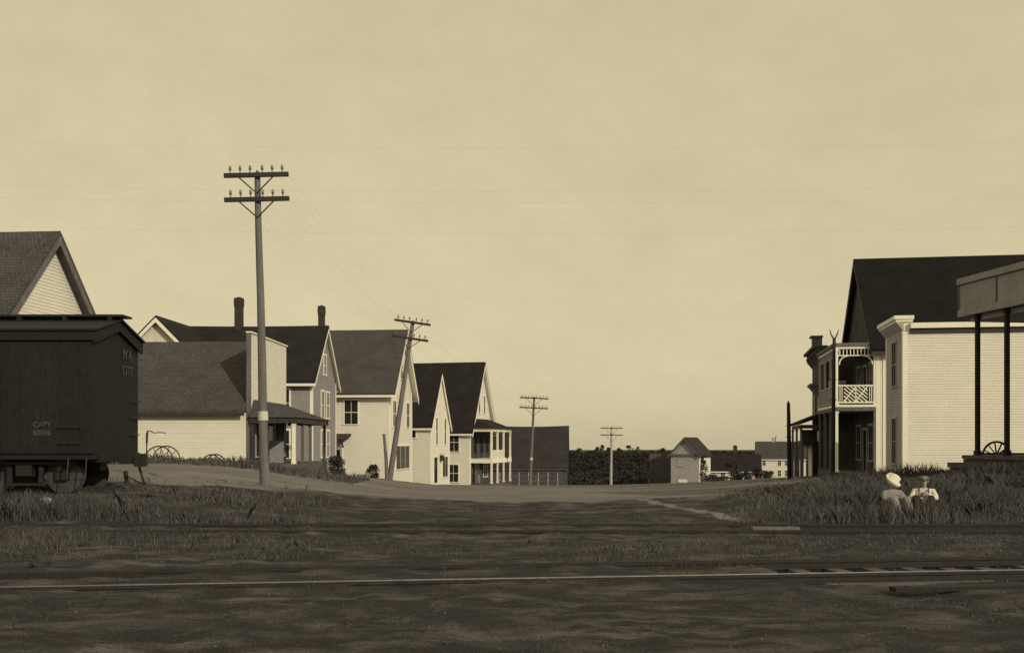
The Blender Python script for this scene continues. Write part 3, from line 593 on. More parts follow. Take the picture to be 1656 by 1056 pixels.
def gallery_house():
    zg = .05; r = house_root('gallery_house', 'large house with towering black roof and two-storey lattice-railed gallery on the street', 1352, 60, 9, -.13, 'house'); r.scale = (1.111,)*3
    h = lambda z: z-zg; x0, x1, y0, y1 = 2.0, 15, 0, 10; ze, zr = h(6.75), h(11.75)
    F = gable_house(r, x0, x1, y0, y1, -1, ze, zr, M['white'], M['shb'], M['trimw'], ov=.45, rk=.35, frieze=True, rake=M['darktrim'], wmW=M['barn'])  # street wall and gable carry the gallery's shade in their dark colour
    MB().box(2.3, 2.62, -.045, -.025, -.8, ze-.5).build('pilaster', M['trimw'], r)
    gl = 6.6; fz = h(3.62); rz = h(6.62); tw = M['trimw']
    MB().box(-.15, 1.96, -.12, gl, rz, rz+.16).build('gallery_roof', M['wood'], r)
    b = MB(); b.box(-.03, 1.96, -.04, .08, rz-.14, rz); b.box(-.03, .09, .08, gl, rz-.14, rz); b.build('gallery_beam', tw, r)
    MB().box(-.06, 1.96, -.08, gl, fz-.32, fz-.12).build('gallery_floor', M['wood'], r); MB().box(-.06, 1.96, -.1, gl, fz-.12, fz).build('gallery_floor', tw, r)
    MB().box(-.06, 1.96, -.05, gl, -.5, .1).build('gallery_floor', M['planks'], r)
    ys = (.02, 2.2, 4.4, 6.5)
    posts(r, [(.04, ys[0])], fz, rz-.14, .12, tw); posts(r, [(.04, ys[0])], .1, fz-.32, .13, tw); posts(r, [(.04, y) for y in ys[1:]], fz, rz-.14, .12, M['drab']); posts(r, [(.04, y) for y in ys[1:]], .1, fz-.32, .13, M['wood']); posts(r, [(1.9, .02)], fz, rz-.14, .1, tw, cap=False); posts(r, [(1.9, .02)], .1, fz-.32, .1, M['wood'], cap=False)  # street-side posts coloured darker than the end post, as painted shade
    # spindle frieze and curved brackets, on the end and along the street side
    def bay(p0, p1, big):
        tw = M['trimw'] if big else M['drab']  # street-side bays get a darker colour in place of shade
        p0, p1 = V(p0), V(p1); d = (p1-p0); Lb = d.length; d.normalize()
        fr = MB(); fr.beam(p0+V((0,0,rz-.48)), p1+V((0,0,rz-.48)), .05, .05); fr.build('spindle_rail', tw, r)
        k = int(Lb/.17)
        for i in range(k):
            q = p0+d*(Lb*(i+.5)/k); MB().box(q.x-.02, q.x+.02, q.y-.02, q.y+.02, rz-.455, rz-.14).build('spindle', tw, r)
        for e, sg in ((p0, 1), (p1, -1)):
            pts = [e+d*(sg*(.06+.42*(1-math.cos(t))))+V((0,0,rz-.95+.45*math.sin(t))) for t in np.linspace(0, math.pi/2, 6)]
            MB().tube(pts, .035, 6).build('arched_bracket', tw, r)
        for z in (fz+.12, fz+.98): MB().beam(p0+V((0,0,z)), p1+V((0,0,z)), .07, .07).build('handrail', tw, r)
        if big:                                         # herringbone lattice panels between upright balusters
            for s in (.1, .2, Lb-.2, Lb-.1): q = p0+d*s; MB().box(q.x-.018, q.x+.018, q.y-.018, q.y+.018, fz+.15, fz+.95).build('baluster', tw, r)
            a0, a1, mid = .3, Lb-.3, Lb/2
            MB().box((p0+d*mid).x-.02, (p0+d*mid).x+.02, p0.y-.02, p0.y+.02, fz+.15, fz+.95).build('baluster', tw, r)
            for lo, hi, sg in ((a0, mid, -1), (mid, a1, -1)):
                w = hi-lo; hh = .8
                for i in range(-5, 7):
                    pts = []; c = i*.19
                    for t in np.linspace(0, 1, 60):
                        s = lo+w*t; z = c+(hi-s)*.85+.0
                        if 0 <= z <= hh: pts.append((s, z))
                    if len(pts) > 4:
                        a, b_ = pts[0], pts[-1]
                        MB().beam(p0+d*a[0]+V((0,0,fz+.15+a[1])), p0+d*b_[0]+V((0,0,fz+.15+b_[1])), .03, .055).build('lattice_slat', tw, r)
                MB().beam(p0+d*lo+V((0,0.0,fz+.17)), p0+d*hi+V((0,0,fz+.93)), .026, .05).build('lattice_slat', tw, r)
        else:
            k = int(Lb/.16)
            for i in range(k): q = p0+d*(Lb*(i+.5)/k); MB().box(q.x-.018, q.x+.018, q.y-.018, q.y+.018, fz+.15, fz+.95).build('baluster', tw, r)
    bay((.10, .02, 0), (1.86, .02, 0), True)
    for a, b_ in zip(ys[:-1], ys[1:]): bay((.04, a+.07, 0), (.04, b_-.07, 0), False)
    door(r, F['W'], 10-3.2, fz+.02, 1.0, 2.1, M['drab'], M['void']); window(r, F['W'], 10-1.3, fz+.6, .9, 1.6, M['drab']); window(r, F['W'], 10-5.2, fz+.6, .9, 1.6, M['drab'])
    door(r, F['W'], 10-3.2, .1, 1.0, 2.2, M['drab'], M['void']); window(r, F['W'], 10-1.4, .7, 1.3, 1.8, M['drab']); window(r, F['W'], 10-5.2, .7, 1.3, 1.8, M['drab'])
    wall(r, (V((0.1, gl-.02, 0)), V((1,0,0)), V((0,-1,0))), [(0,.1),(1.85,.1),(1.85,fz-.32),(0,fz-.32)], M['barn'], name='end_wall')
    MB().box(.35, 1.2, 4.6, 5.3, fz, fz+1.5).build('cupboard', M['drab'], r)
gallery_house()

def bracket_store():
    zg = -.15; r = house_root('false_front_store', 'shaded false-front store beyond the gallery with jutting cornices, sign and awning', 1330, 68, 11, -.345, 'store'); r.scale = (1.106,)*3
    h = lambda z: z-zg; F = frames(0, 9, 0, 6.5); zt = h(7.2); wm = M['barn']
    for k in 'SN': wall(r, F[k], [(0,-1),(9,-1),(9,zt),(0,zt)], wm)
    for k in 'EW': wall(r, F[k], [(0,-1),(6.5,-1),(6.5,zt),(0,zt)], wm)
    MB().box(.05, 8.95, .05, 6.45, zt-.2, zt-.08).build('roof', M['shd'], r)
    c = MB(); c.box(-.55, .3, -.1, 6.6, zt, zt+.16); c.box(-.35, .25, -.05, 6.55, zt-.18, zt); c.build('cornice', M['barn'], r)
    MB().box(-.35, .2, 2.2, 3.1, zt+.16, zt+.85).build('finial_block', M['wood'], r); MB().box(-.48, .25, 2.1, 3.2, zt+.85, zt+.95).build('finial_cap', M['wood'], r)
    for y in (.3, 2.0, 4.3, 6.2):
        MB().prism([(0,y,zt-.18),(-.42,y,zt-.18),(-.36,y,zt-.4),(0,y,zt-.85)], (0,.16,0)).build('bracket', M['wood'], r)
    c = MB(); c.box(-.6, 0, 1.2, 3.2, h(5.05), h(5.2)); c.prism([(0,1.3,h(5.05)),(-.55,1.3,h(5.05)),(0,1.3,h(4.4))], (0,1.8,0)); c.build('window_hood', M['wood'], r)
    window(r, F['W'], 6.5-2.2, h(3.4), 1.1, 1.2, M['wood']); window(r, F['W'], 6.5-5, h(3.4), 1.1, 1.6, M['wood'])
    aw = MB(); aw.prism([(0,-.4,h(3.45)),(-1.35,-.4,h(2.9)),(-1.35,-.4,h(2.72)),(0,-.4,h(3.2))], (0,7.2,0)); aw.build('awning_roof', M['shd'], r)
    c = MB(); c.box(-1.28, -1.16, -.3, 6.7, h(2.5), h(2.72)); c.box(-1.28, 0, -.36, -.26, h(2.5), h(2.72)); c.build('awning_beam', M['darktrim'], r)
    posts(r, [(-1.22, y) for y in (-.2, 3.2, 6.6)], -.6, h(2.5), .12, M['wood'])
    MB().box(-1.1, -.2, 1.6, 1.68, h(1.5), h(2.45)).build('hanging_sign', M['barn'], r)
    window(r, F['W'], 6.5-1.8, .6, 2.0, 1.9, M['barn'], 1, 2); door(r, F['W'], 6.5-4.2, .0, 1.0, 2.2, M['barn'], M['void'])
    MB().box(-.5, -.05, .2, 1.1, -.4, 1.9).build('porch_screen', M['void'], r)
bracket_store()

def porch_cottage():
    zg = -.8; r = house_root('hip_roofed_store', 'low building with hipped porch on thin posts beside the bare pole', 1331, 84, 9, -1.14, 'store'); r.scale = (1.135,)*3
    h = lambda z: z-zg; F = frames(0, 8, 0, 9)
    for k, l_ in (('S',8),('N',8),('E',9),('W',9)): wall(r, F[k], [(0,-1),(l_,-1),(l_,h(1.75)),(0,h(1.75))], M['white'])
    ez, tz = h(1.55), h(3.35); x0, x1, y0, y1 = -1.35, 8.4, -1.3, 9.4
    q = [(x0,y0,ez),(x1,y0,ez),(x1,y1,ez),(x0,y1,ez)]; t = [(3.2,3.2,tz),(4.4,3.2,tz),(4.4,5.2,tz),(3.2,5.2,tz)]
    m = MB()
    for i in range(4): j = (i+1) % 4; m.poly([q[i],q[j],t[j],t[i]])
    m.poly(t); m.poly(q[::-1]); m.build('hip_roof', M['shd'], r)
    b = MB(); b.box(x0+.1, x1-.1, y0+.1, y0+.2, ez-.24, ez-.01); b.box(x0+.1, x0+.2, y0+.2, y1-.2, ez-.24, ez-.01); b.build('porch_beam', M['darktrim'], r)
    posts(r, [(x0+.15, y) for y in (y0+.15, 1.6, 4.2, 6.8, 9.2)]+[(1.0, y0+.15), (3.5, y0+.15), (6, y0+.15)], -.6, ez-.24, .11, M['wood'], cap=False)
    window(r, F['W'], 6, .5, 1.0, 1.3, M['trimw']); window(r, F['S'], 2.6, .6, .9, 1.2, M['trimw'])
porch_cottage()

M['canopy'] = mat('weathered_canopy_paint', (.35,.315,.25), (.24,.215,.17), scale=1.6, rough=.85, fine=.2)
def canopy_building():
    zg = .85; r = empty('porticoed_building', (14.52, 34.2, zg), R(8.8), 'grey canopy with deep panelled fascia on slim posts and plank platform at right edge', 'building')
    h = lambda z: z-zg; g, tr = M['canopy'], M['wood']
    y1 = -14.0
    MB().box(.06, 4.2, y1, -.06, h(5.86), h(6.85)).build('canopy', M['shd'], r)
    for i in range(7):                                   # fascia panels in their frame
        a = -.06-i*2.0; b = max(a-1.94, y1)
        MB().box(.02, .06, b, a, h(5.98), h(6.78)).build('fascia_panel', g, r)
        MB().box(-.012, .05, a-.002, a+.06, h(5.93), h(6.8)).build('fascia_stile', tr, r)
    MB().box(-.05, 4.2, y1, .02, h(6.8), h(7.0)).build('fascia_cap', g, r); MB().box(-.03, .1, y1, .0, h(5.76), h(5.98)).build('fascia_moulding', g, r)
    MB().box(.06, .16, -.06, -.02, h(5.98), h(6.8)).build('fascia_end', g, r); MB().box(.16, 4.2, -.06, -.02, h(5.9), h(6.8)).build('fascia_end', g, r)
    MB().box(.22, 4.1, y1, -.3, h(5.58), h(5.86)).build('soffit_beam', g, r)
    posts(r, [(.15, y) for y in (-.83, -2.34, -3.85, -5.36, -6.87, -8.38, -9.89, -11.4, -12.9)], h(1.29), h(5.76), .12, M['pole_dark'], cap=True)
    n = 14
    for i in range(n): MB().box(.0, 4.3, -.2-i-.98, -.2-i, h(1.17), h(1.29)).build('platform_plank', M['planks'], r)
    MB().box(.05, 4.3, y1-.2, -.2, -.5, h(1.165)).build('platform_base', M['barn'], r)
    MB().box(-.42, .04, y1-.2, -.05, h(.88), h(1.05)).build('step', M['planks'], r); MB().box(-.36, .04, y1-.2, -.1, -.5, h(.878)).build('step_riser', M['barn'], r)
    Fw = (V((3.4, 0, 0)), V((0,-1,0)), V((-1,0,0))); wall(r, Fw, [(.3,h(1.29)),(14,h(1.29)),(14,h(5.6)),(.3,h(5.6))], M['white2'])
    Fn = (V((8.5, -.3, 0)), V((-1,0,0)), V((0,1,0))); wall(r, Fn, [(0,-.6),(5.1,-.6),(5.1,h(5.6)),(0,h(5.6))], M['white2'])
    MB().box(3.41, 8.5, y1, -.31, h(5.6), h(5.9)).build('roof', M['shd'], r)
    wall(r, (V((8.5, y1, 0)), V((0,1,0)), V((1,0,0))), [(0,-.6),(13.7,-.6),(13.7,h(5.6)),(0,h(5.6))], M['white2']); wall(r, (V((3.4, y1, 0)), V((1,0,0)), V((0,-1,0))), [(0,-.6),(5.1,-.6),(5.1,h(5.6)),(0,h(5.6))], M['white2'])
    door(r, Fw, 4, h(1.29), 1.1, 2.2, M['trimw'], M['drab']); window(r, Fw, 7.5, h(2.1), 1.2, 1.7, M['trimw'])
canopy_building()

# ---------------------------------------------------------------- railway
def rail_track(name, label, T0, TD, xs, tie_spans, z=.05, heads=('railtop','rustrail')):
    r = empty(name, (T0[0], T0[1], 0), math.atan2(TD[1], TD[0]), label, 'railway track')
    for off, hd_ in zip((0.0, 1.5), heads):
        m = MB(); m.box(xs[0], xs[1], off-.032, off+.032, z-.045, z-.006); m.box(xs[0], xs[1], off-.012, off+.012, z-.10, z-.045); m.box(xs[0], xs[1], off-.065, off+.065, z-.125, z-.10)
        rl = m.build('rail', M['rustrail'], r)
        MB().box(xs[0], xs[1], off-.017, off+.017, z-.006, z+.003).build('rail_head', M[hd_], rl)
    tm_ = None
    for a, b in tie_spans:
        x = a
        while x < b:
            if tm_ is None: tm_ = MB().box(-.11, .11, -.55, 2.05, -.16, -.0).mesh('tie')
            t = link('tie', tm_, M['planks'], r); t.location = (x+rnd.uniform(-.05,.05), rnd.uniform(-.08,.08), z-.125-rnd.uniform(.0,.02)); t.rotation_euler = (0,0,rnd.uniform(-.03,.03)); x += .56
    return r
rail_track('railway_track', 'nearest railway track, shiny rail crossing the whole foreground', TA0, TAD, (-26, 30), [(3.6, 10)], .055)
rail_track('railway_track', 'second railway track running below the grassy bank', TB0, TBD, (-26, 34), [(5.6, 14)], .05, ('rustrail','rustrail'))
def crossing_plank(label, c, l_, w, rz, m, t=.07):
    mb = MB(); mb.box(-l_/2, l_/2, -w/2, w/2, 0, t); mb.box(-l_/2+.15, -l_/2+.19, -w/2+.05, -w/2+.09, t, t+.012); mb.box(l_/2-.19, l_/2-.15, w/2-.09, w/2-.05, t, t+.012)
    o = mb.build('crossing_plank', m); o.location = (c[0], c[1], gz(c[0], c[1])-.015); o.rotation_euler = (0,0,rz); tag(o, label, 'plank', 'planks laid at the crossing')
crossing_plank('dark weathered plank lying between the rails at lower left', (-5.75, 13.05), 2.3, .16, R(6), M['pole_dark'], .09)
crossing_plank('pale plank end beside the rail below the grassy bank', (5.1, 20.35), .9, .24, R(-2), M['wood'])
crossing_plank('grey plank alongside the near rail at lower right', (4.9, 12.85), 2.2, .18, R(7.5), M['planks'], .05)
crossing_plank('dark plank in front of the near rail at lower right', (5.4, 12.05), 2.2, .16, R(7.5), M['pole_dark'], .05)

# boxcar, standing on a stub track above the yard
def boxcar():
    zr_ = .535; r = empty('boxcar', (-9.2, 24.45, zr_), 0, 'dark wooden boxcar with faded lettering standing at the left edge', 'railway car')
    Lc, hw = 10.6, 1.4; zf, ze, zp = .92, 3.62, 3.98; c = M['car']
    core = MB(); core.prism([(-.03,-hw+.03,zf),(-.03,hw-.03,zf),(-.03,hw-.03,ze),(-.03,0,zp-.06),(-.03,-hw+.03,ze)], (-Lc+.06,0,0)); core.build('body', c, r)
    def boards(F, L_, z0, top, n_):
        w = L_/n_
        for i in range(n_):
            a = i*w; mb = MB(); zt = (top(a+.0015), top(a+w-.0015)); o, s, nn = F; th = .03+.002*((i*7) % 3)
            pts = [o+s*(a+.0015)+V((0,0,z0)), o+s*(a+w-.0015)+V((0,0,z0)), o+s*(a+w-.0015)+V((0,0,zt[1])), o+s*(a+.0015)+V((0,0,zt[0]))]
            mb.prism(pts, nn*th).build('board', c, r)
    boards((V((-Lc,-hw+.03,0)), V((1,0,0)), V((0,-1,0))), Lc, zf, lambda s: ze-.02, 74)
    boards((V((-.03,-hw,0)), V((0,1,0)), V((1,0,0))), 2*hw, zf, lambda s: ze-.06+(zp-ze)*(1-abs(s-hw)/hw), 20)
    for sg in (-1, 1):
        mb = MB(); mb.prism([(.14,0,zp),(.14,0,zp+.05),(.14,sg*(hw+.12),ze-.02+.05),(.14,sg*(hw+.12),ze-.02)], (-Lc-.28,0,0)); mb.build('roof', c, r)
        MB().box(-Lc-.1, .1, sg*(hw+.035) if sg > 0 else -(hw+.075), hw+.075 if sg > 0 else -(hw+.035), ze-.22, ze-.03).build('eave_board', c, r)
        MB().prism([(.04,0,zp-.02),(.04,sg*(hw+.08),ze-.05),(.04,sg*(hw+.08),ze-.28),(.04,0,zp-.24)], (.05,0,0)).build('end_fascia', c, r)
    for i in range(3): MB().box(-Lc-.2, .26, -.31+i*.21, -.12+i*.21, zp+.075, zp+.12).build('running_board', M['planks_dark'], r)
    for k in range(11): MB().box(-Lc+.1+k*1.04, -Lc+.2+k*1.04, -.3, .3, zp-.02, zp+.075).build('running_board_saddle', c, r)
    for z in (1.15, 1.5): MB().tube([(-.75,-hw-.02,z),(-.75,-hw-.09,z),(-.25,-hw-.09,z),(-.25,-hw-.02,z)], .014, 6).build('grab_iron', M['iron'], r)
    for z in (1.35, 1.75, 2.15): MB().tube([(.02,hw-.6,z),(.09,hw-.6,z),(.09,hw-.15,z),(.02,hw-.15,z)], .014, 6).build('grab_iron', M['iron'], r)
    MB().box(-Lc, .06, -hw+.05, -hw+.2, zf-.13, zf-.002).build('side_sill', c, r); MB().box(-Lc, .06, hw-.2, hw-.05, zf-.13, zf-.002).build('side_sill', c, r); MB().box(-.18, .09, -hw+.2, hw-.2, zf-.2, zf-.002).build('end_sill', c, r)
    MB().box(-Lc+.2, -.3, -.2, .2, zf-.4, zf-.01).build('centre_sill', M['iron'], r)
    cp_ = MB(); cp_.box(.09, .52, -.07, .07, .66, .84); cp_.box(.45, .66, -.14, .12, .60, .9); cp_.box(.62, .74, -.16, -.04, .62, .88); cp_.build('coupler', M['iron'], r)
    MB().tube([(.3,.3,.8),(.42,.3,.6),(.5,.28,.35),(.58,.2,.2)], .03, 7).build('air_hose', M['iron'], r)
    MB().tube([(-.55,-hw+.05,zf-.1),(-.55,-hw-.02,.35),(-.15,-hw-.02,.35),(-.15,-hw+.05,zf-.1)], .016, 6).build('stirrup_step', M['iron'], r)
    # side door, in the middle of the car
    d = MB(); d.box(-Lc/2-.95, -Lc/2+.95, -hw-.09, -hw-.03, zf+.03, ze-.3); do = d.build('door', c, r); MB().box(-Lc/2-1.1, -Lc/2+2.4, -hw-.12, -hw-.02, ze-.3, ze-.24).build('door_track', M['iron'], do)
    def text(s, size, loc, rot, name='lettering'):
        cu = bpy.data.curves.new(name, 'FONT'); cu.body = s; cu.size = size; cu.extrude = .003; cu.align_x = 'CENTER'
        t = bpy.data.objects.new(name, cu); me = bpy.data.meshes.new_from_object(t); bpy.data.objects.remove(t)
        o = link(name, me, M['lettering'], r); o.location = loc; o.rotation_euler = rot
    text('M A', .34, (.032, .62, 3.12), (R(90), 0, R(90))); text('1777', .34, (.032, .62, 2.74), (R(90), 0, R(90)))
    text('CAPY', .16, (-1.1, -hw-.012, 1.50), (R(90), 0, 0)); text('60000', .16, (-1.1, -hw-.012, 1.32), (R(90), 0, 0))
    wr = .42
    def truck(xc):
        t = MB()
        for sg in (-1, 1):
            t.box(xc-1.15, xc+1.15, sg*.98-.04, sg*.98+.04, .66, .73); t.box(xc-.42, xc+.42, sg*.98-.03, sg*.98+.03, .2, .25)
            for a in (-.35, .35): t.box(xc+a-.05, xc+a+.05, sg*.98-.05, sg*.98+.05, .27, .62)
            for a in (-.77, .77): t.box(xc+a-.06, xc+a+.06, sg*.98-.03, sg*.98+.03, wr+.1, .66)
        t.box(xc-.18, xc+.18, -1.1, 1.1, .42, .66)
        tr = t.build('truck', M['iron'], r)
        for ax_ in (-.77, .77):
            for sg in (-1, 1):
                y = sg*.75; w = MB(); k = 26
                for prof in [((.0,.16),(.06,.16)), ]: pass
                w.tube([(xc+ax_,y-sg*.07,wr),(xc+ax_,y-sg*.045,wr),(xc+ax_,y-sg*.04,wr),(xc+ax_,y+sg*.05,wr),(xc+ax_,y+sg*.052,wr),(xc+ax_,y+sg*.02,wr),(xc+ax_,y+sg*.02,wr),(xc+ax_,y+sg*.08,wr),(xc+ax_,y+sg*.085,wr)], [wr-.02+.045,wr+.02,wr,wr-.01,wr-.05,wr-.08,.15,.12,.01], k)
                w.build('wheel', M['wheel'], tr)
                MB().box(xc+ax_-.13, xc+ax_+.13, sg*.93-.02, sg*.93+.12, wr-.1, wr+.12).build('journal_box', M['iron'], tr)
            MB().tube([(xc+ax_,-.9,wr),(xc+ax_,.9,wr)], .06, 8).build('axle', M['iron'], tr)
        for sg in (-1, 1):
            for a in (-.14, .0, .14): MB().ring((xc+a,sg*.98,.42), .06, .02, 'z', 10).build('bolster_spring', M['iron'], tr)
    truck(-1.65); truck(-Lc+1.65)
M['planks_dark'] = mat('sooty_planks', (.03,.026,.02), scale=3, rough=.9)
M['wheel'] = mat('cast_iron_wheel', (.10,.086,.07), (.05,.043,.035), scale=4, rough=.55, metal=.4)
boxcar()
def stub_track():
    r = empty('railway_track', (-20, 24.45, .535), 0, 'weed-grown stub track carrying the boxcar at far left', 'railway track')
    for y in (-.75, .75):
        m = MB(); m.box(-1, 11.9, y-.032, y+.032, -.042, .0); m.box(-1, 11.9, y-.012, y+.012, -.10, -.042); m.box(-1, 11.9, y-.065, y+.065, -.125, -.10); m.build('rail', M['rustrail'], r)
    tm_ = MB().box(-.11, .11, -1.3, 1.3, -.30, -.125).mesh('tie')
    for i in range(22): t = link('tie', tm_, M['planks_dark'], r); t.location = (-.8+i*.58, rnd.uniform(-.06,.06), 0)
stub_track()

# ---------------------------------------------------------------- telegraph poles and wires
def spin(mb, c, ax, r): pass
def telegraph_pole(label, base, top, r0, r1, arms, pins, m, group='telegraph poles down the street', notice=None, rz=0, braces=True):
    base, top = V(base), V(top); d = top-base; H = d.length
    r = empty('telegraph_pole', base, 0, label, 'telegraph pole', group)
    pts = [V((0,0,-.8))]+[d*t for t in (.0, .2, .4, .6, .8, .985)]+[d*1.0]; rr = [r0*1.03, r0]+[r0+(r1-r0)*t for t in (.2,.4,.6,.8)]+[r1, r1*.35]
    for i in range(2, 6): pts[i] = pts[i]+V((rnd.uniform(-.014,.014), 0, 0))
    MB().tube(pts, rr, 12).build('shaft', m, r, smooth=True)
    dn = d.normalized(); side = V((math.cos(rz), math.sin(rz), 0)); side = (side-dn*side.dot(dn)).normalized(); fw = V((0,-1,0)); out = []
    for t, L_ in arms:
        c = d*t+fw*(r1+.05)
        arm = MB().beam(c-side*L_/2, c+side*L_/2, .10, .12, up=dn).build('crossarm', M['armwood'], r); out.append([])
        for i in range(pins):
            f = (i+.5)/pins*2-1; q = c+side*(f*L_/2*.93+ (.03 if f > 0 else -.03))+dn*.06
            pin = MB().tube([q, q+dn*.10], .018, 6).tube([q+dn*.08, q+dn*.11, q+dn*.15, q+dn*.19, q+dn*.21], [.03,.042,.036,.034,.015], 8).build('insulator', M['ins'], arm)
            out[-1].append(base+q+dn*.16)
        if braces:
            for sg in (-1, 1): MB().beam(c+side*(sg*L_*.28)-dn*.05+fw*.06, d*t-dn*(.28*L_)+fw*(r1+.03), .018, .035).build('brace', M['iron'], r)
    if notice:
        q = d*notice; k = r0*.9+.014; MB().tube([q-dn*.13, q+dn*.13], k, 14).build('paper_notice', M['paper'], r)
    return out
M['armwood'] = mat('crossarm_wood', (.05,.042,.033), (.03,.025,.02), scale=4, rough=.9, stretch=(.3,1,1))
b1 = P(428, 783, 30); t1 = P(416, 276, 30)
w1 = telegraph_pole('tall nearest telegraph pole with two six-pin crossarms and pale band, by the boxcar', b1, t1, .142, .085, ((.982,1.83),(.905,1.84)), 6, M['pole'], notice=.218)
b2 = P(630, 776, 56); t2 = P(668, 518, 56)
w2 = telegraph_pole('leaning telegraph pole in front of the tall cream house', b2, t2, .16, .10, ((.985,1.95),(.885,1.95)), 6, M['pole'])
b3 = P(857, 785, 100); t3 = P(864, 641, 100)
w3 = telegraph_pole('telegraph pole standing in front of the weathered barn', b3, t3, .15, .10, ((.98,2.75),(.87,2.75)), 8, M['pole'], notice=.3)
b4 = P(988, 787, 150); t4 = P(989, 690, 150)
w4 = telegraph_pole('farthest telegraph pole, pale against the brush of the hillside', b4, t4, .22, .13, ((.975,3.2),(.86,3.2)), 8, M['pole_pale'] if 'pole_pale' in M else M['wood'])
wn_ = 0
def wire(a, b, sag, rad, label, group):
    a, b = V(a), V(b); k = 24; pts = [a.lerp(b, i/k)-V((0,0,sag*4*(i/k)*(1-i/k))) for i in range(k+1)]
    tag(MB().tube(pts, rad, 4).build('telegraph_wire', M['iron'], recalc=False), label, 'wire', group)
for (A_, B_, la) in ((w1, w2, 'thin telegraph wire strung from the nearest pole to the leaning pole'), (w2, w3, 'thin telegraph wire strung from the leaning pole to the barn pole'), (w3, w4, 'thin telegraph wire strung from the barn pole to the farthest pole')):
    for row in (0, 1):
        for i in (0, 1, 4, 5): wire(A_[row][i], B_[row][i if i < 3 else len(B_[row])-6+i], .5, .0012 if A_ is w1 else .0016, la, la.replace('thin telegraph wire', 'wires'))
for i, (y, z) in enumerate(((16, 6.55), (16, 6.25), (16, 5.85), (16, 5.72))):
    wire((-24, y+.3*i, z+.35), (26, y+.3*i, z+.5), 1.1 if i % 2 else .8, .00045, 'faint railway telegraph wire crossing high over the yard', 'railway wires overhead')
for sx in (-24, 26):
    r = empty('railway_telegraph_pole', (sx, 16.4, 0), 0, 'railway wire pole standing outside the picture to the '+('left' if sx < 0 else 'right'), 'telegraph pole')
    MB().tube([(0,0,-.5),(0,0,7.4)], [.15,.1], 10).build('shaft', M['pole'], r); 
    for i, z in enumerate((6.9, 6.6, 6.2, 6.07)): MB().beam((0,-.5+.3*i,z-.06+(.15 if sx > 0 else 0)), (0,-.2+.3*i,z-.06+(.15 if sx > 0 else 0)), .06, .06).build('wire_bracket', M['iron'], r)

def bare_pole(name, label, base, top, r0, r1, m, fork=False):
    r = empty(name, base, 0, label, 'pole'); d = V(top)-V(base)
    MB().tube([(0,0,-.6), d*.33, d*.66, d], [r0, r0*.9+r1*.1, (r0+r1)/2, r1], 10).build('shaft', m, r, smooth=True)
    if fork:
        for sg in (-1, 1): MB().tube([d-V((0,0,.08)), d+V((sg*.14,0,.16)), d+V((sg*.22,0,.42))], [.05,.04,.02], 7).build('fork', M['wood'], r)
    else: MB().tube([d-V((0,0,.02)), d+V((0,0,.10)), d+V((0,0,.2))], [r1*.9,.05,.01], 8).build('pole_tip', m, r)
    for k in (.55, .7): MB().tube([d*k+V((-r0*1.6,0,0)), d*k+V((r0*1.6,0,0))], .02, 6).build('climbing_step', M['iron'], r)
bare_pole('bare_pole', 'bare black pole without crossarms beside the low porch', P(1277,774,70), P(1275,652,70), .15, .11, M['pole_dark'])
bare_pole('forked_pole', 'slim dark pole with forked top in front of the gallery', P(1347,768,52.2), P(1349,547,52.2), .10, .075, M['pole_dark'], fork=True)
def stub_post(name, label, base, top, r0, m, extra=None):
    d = V(top)-V(base); r = empty(name, base, 0, label, 'post'); MB().tube([(0,0,-.4), d*.5+V((.02,0,0)), d], [r0*1.1, r0, r0*.85], 9).build('shaft', m, r)
    MB().tube([d-V((0,0,.06)), d+V((0,0,.012))], [r0*1.05, r0*.9], 9).build('post_cap', m, r); return r
stub_post('short_post', 'short leaning stub post at the foot of the leaning pole', P(626,776,55.7), P(621,702,55.7), .09, M['pole'])
stub_post('short_post', 'short black post beyond the boxcar coupler', V((PX(204,27.4),27.4,.45)), P(203,762,27.4), .06, M['pole_dark'])
a = P(206,770,27.3); b = P(290,797,26.2); b.z = gz(b.x, b.y)+.02
k = [a.lerp(b, i/14)-V((0,0,.22*4*(i/14)*(1-i/14)*.5)) for i in range(15)]
tag(MB().tube(k, .016, 6).tube([k[0]-V((.05,0,0)), k[0]+V((.02,0,0))], .03, 6).build('slack_cable', M['iron']), 'slack cable running down from the short black post into the weeds', 'cable')

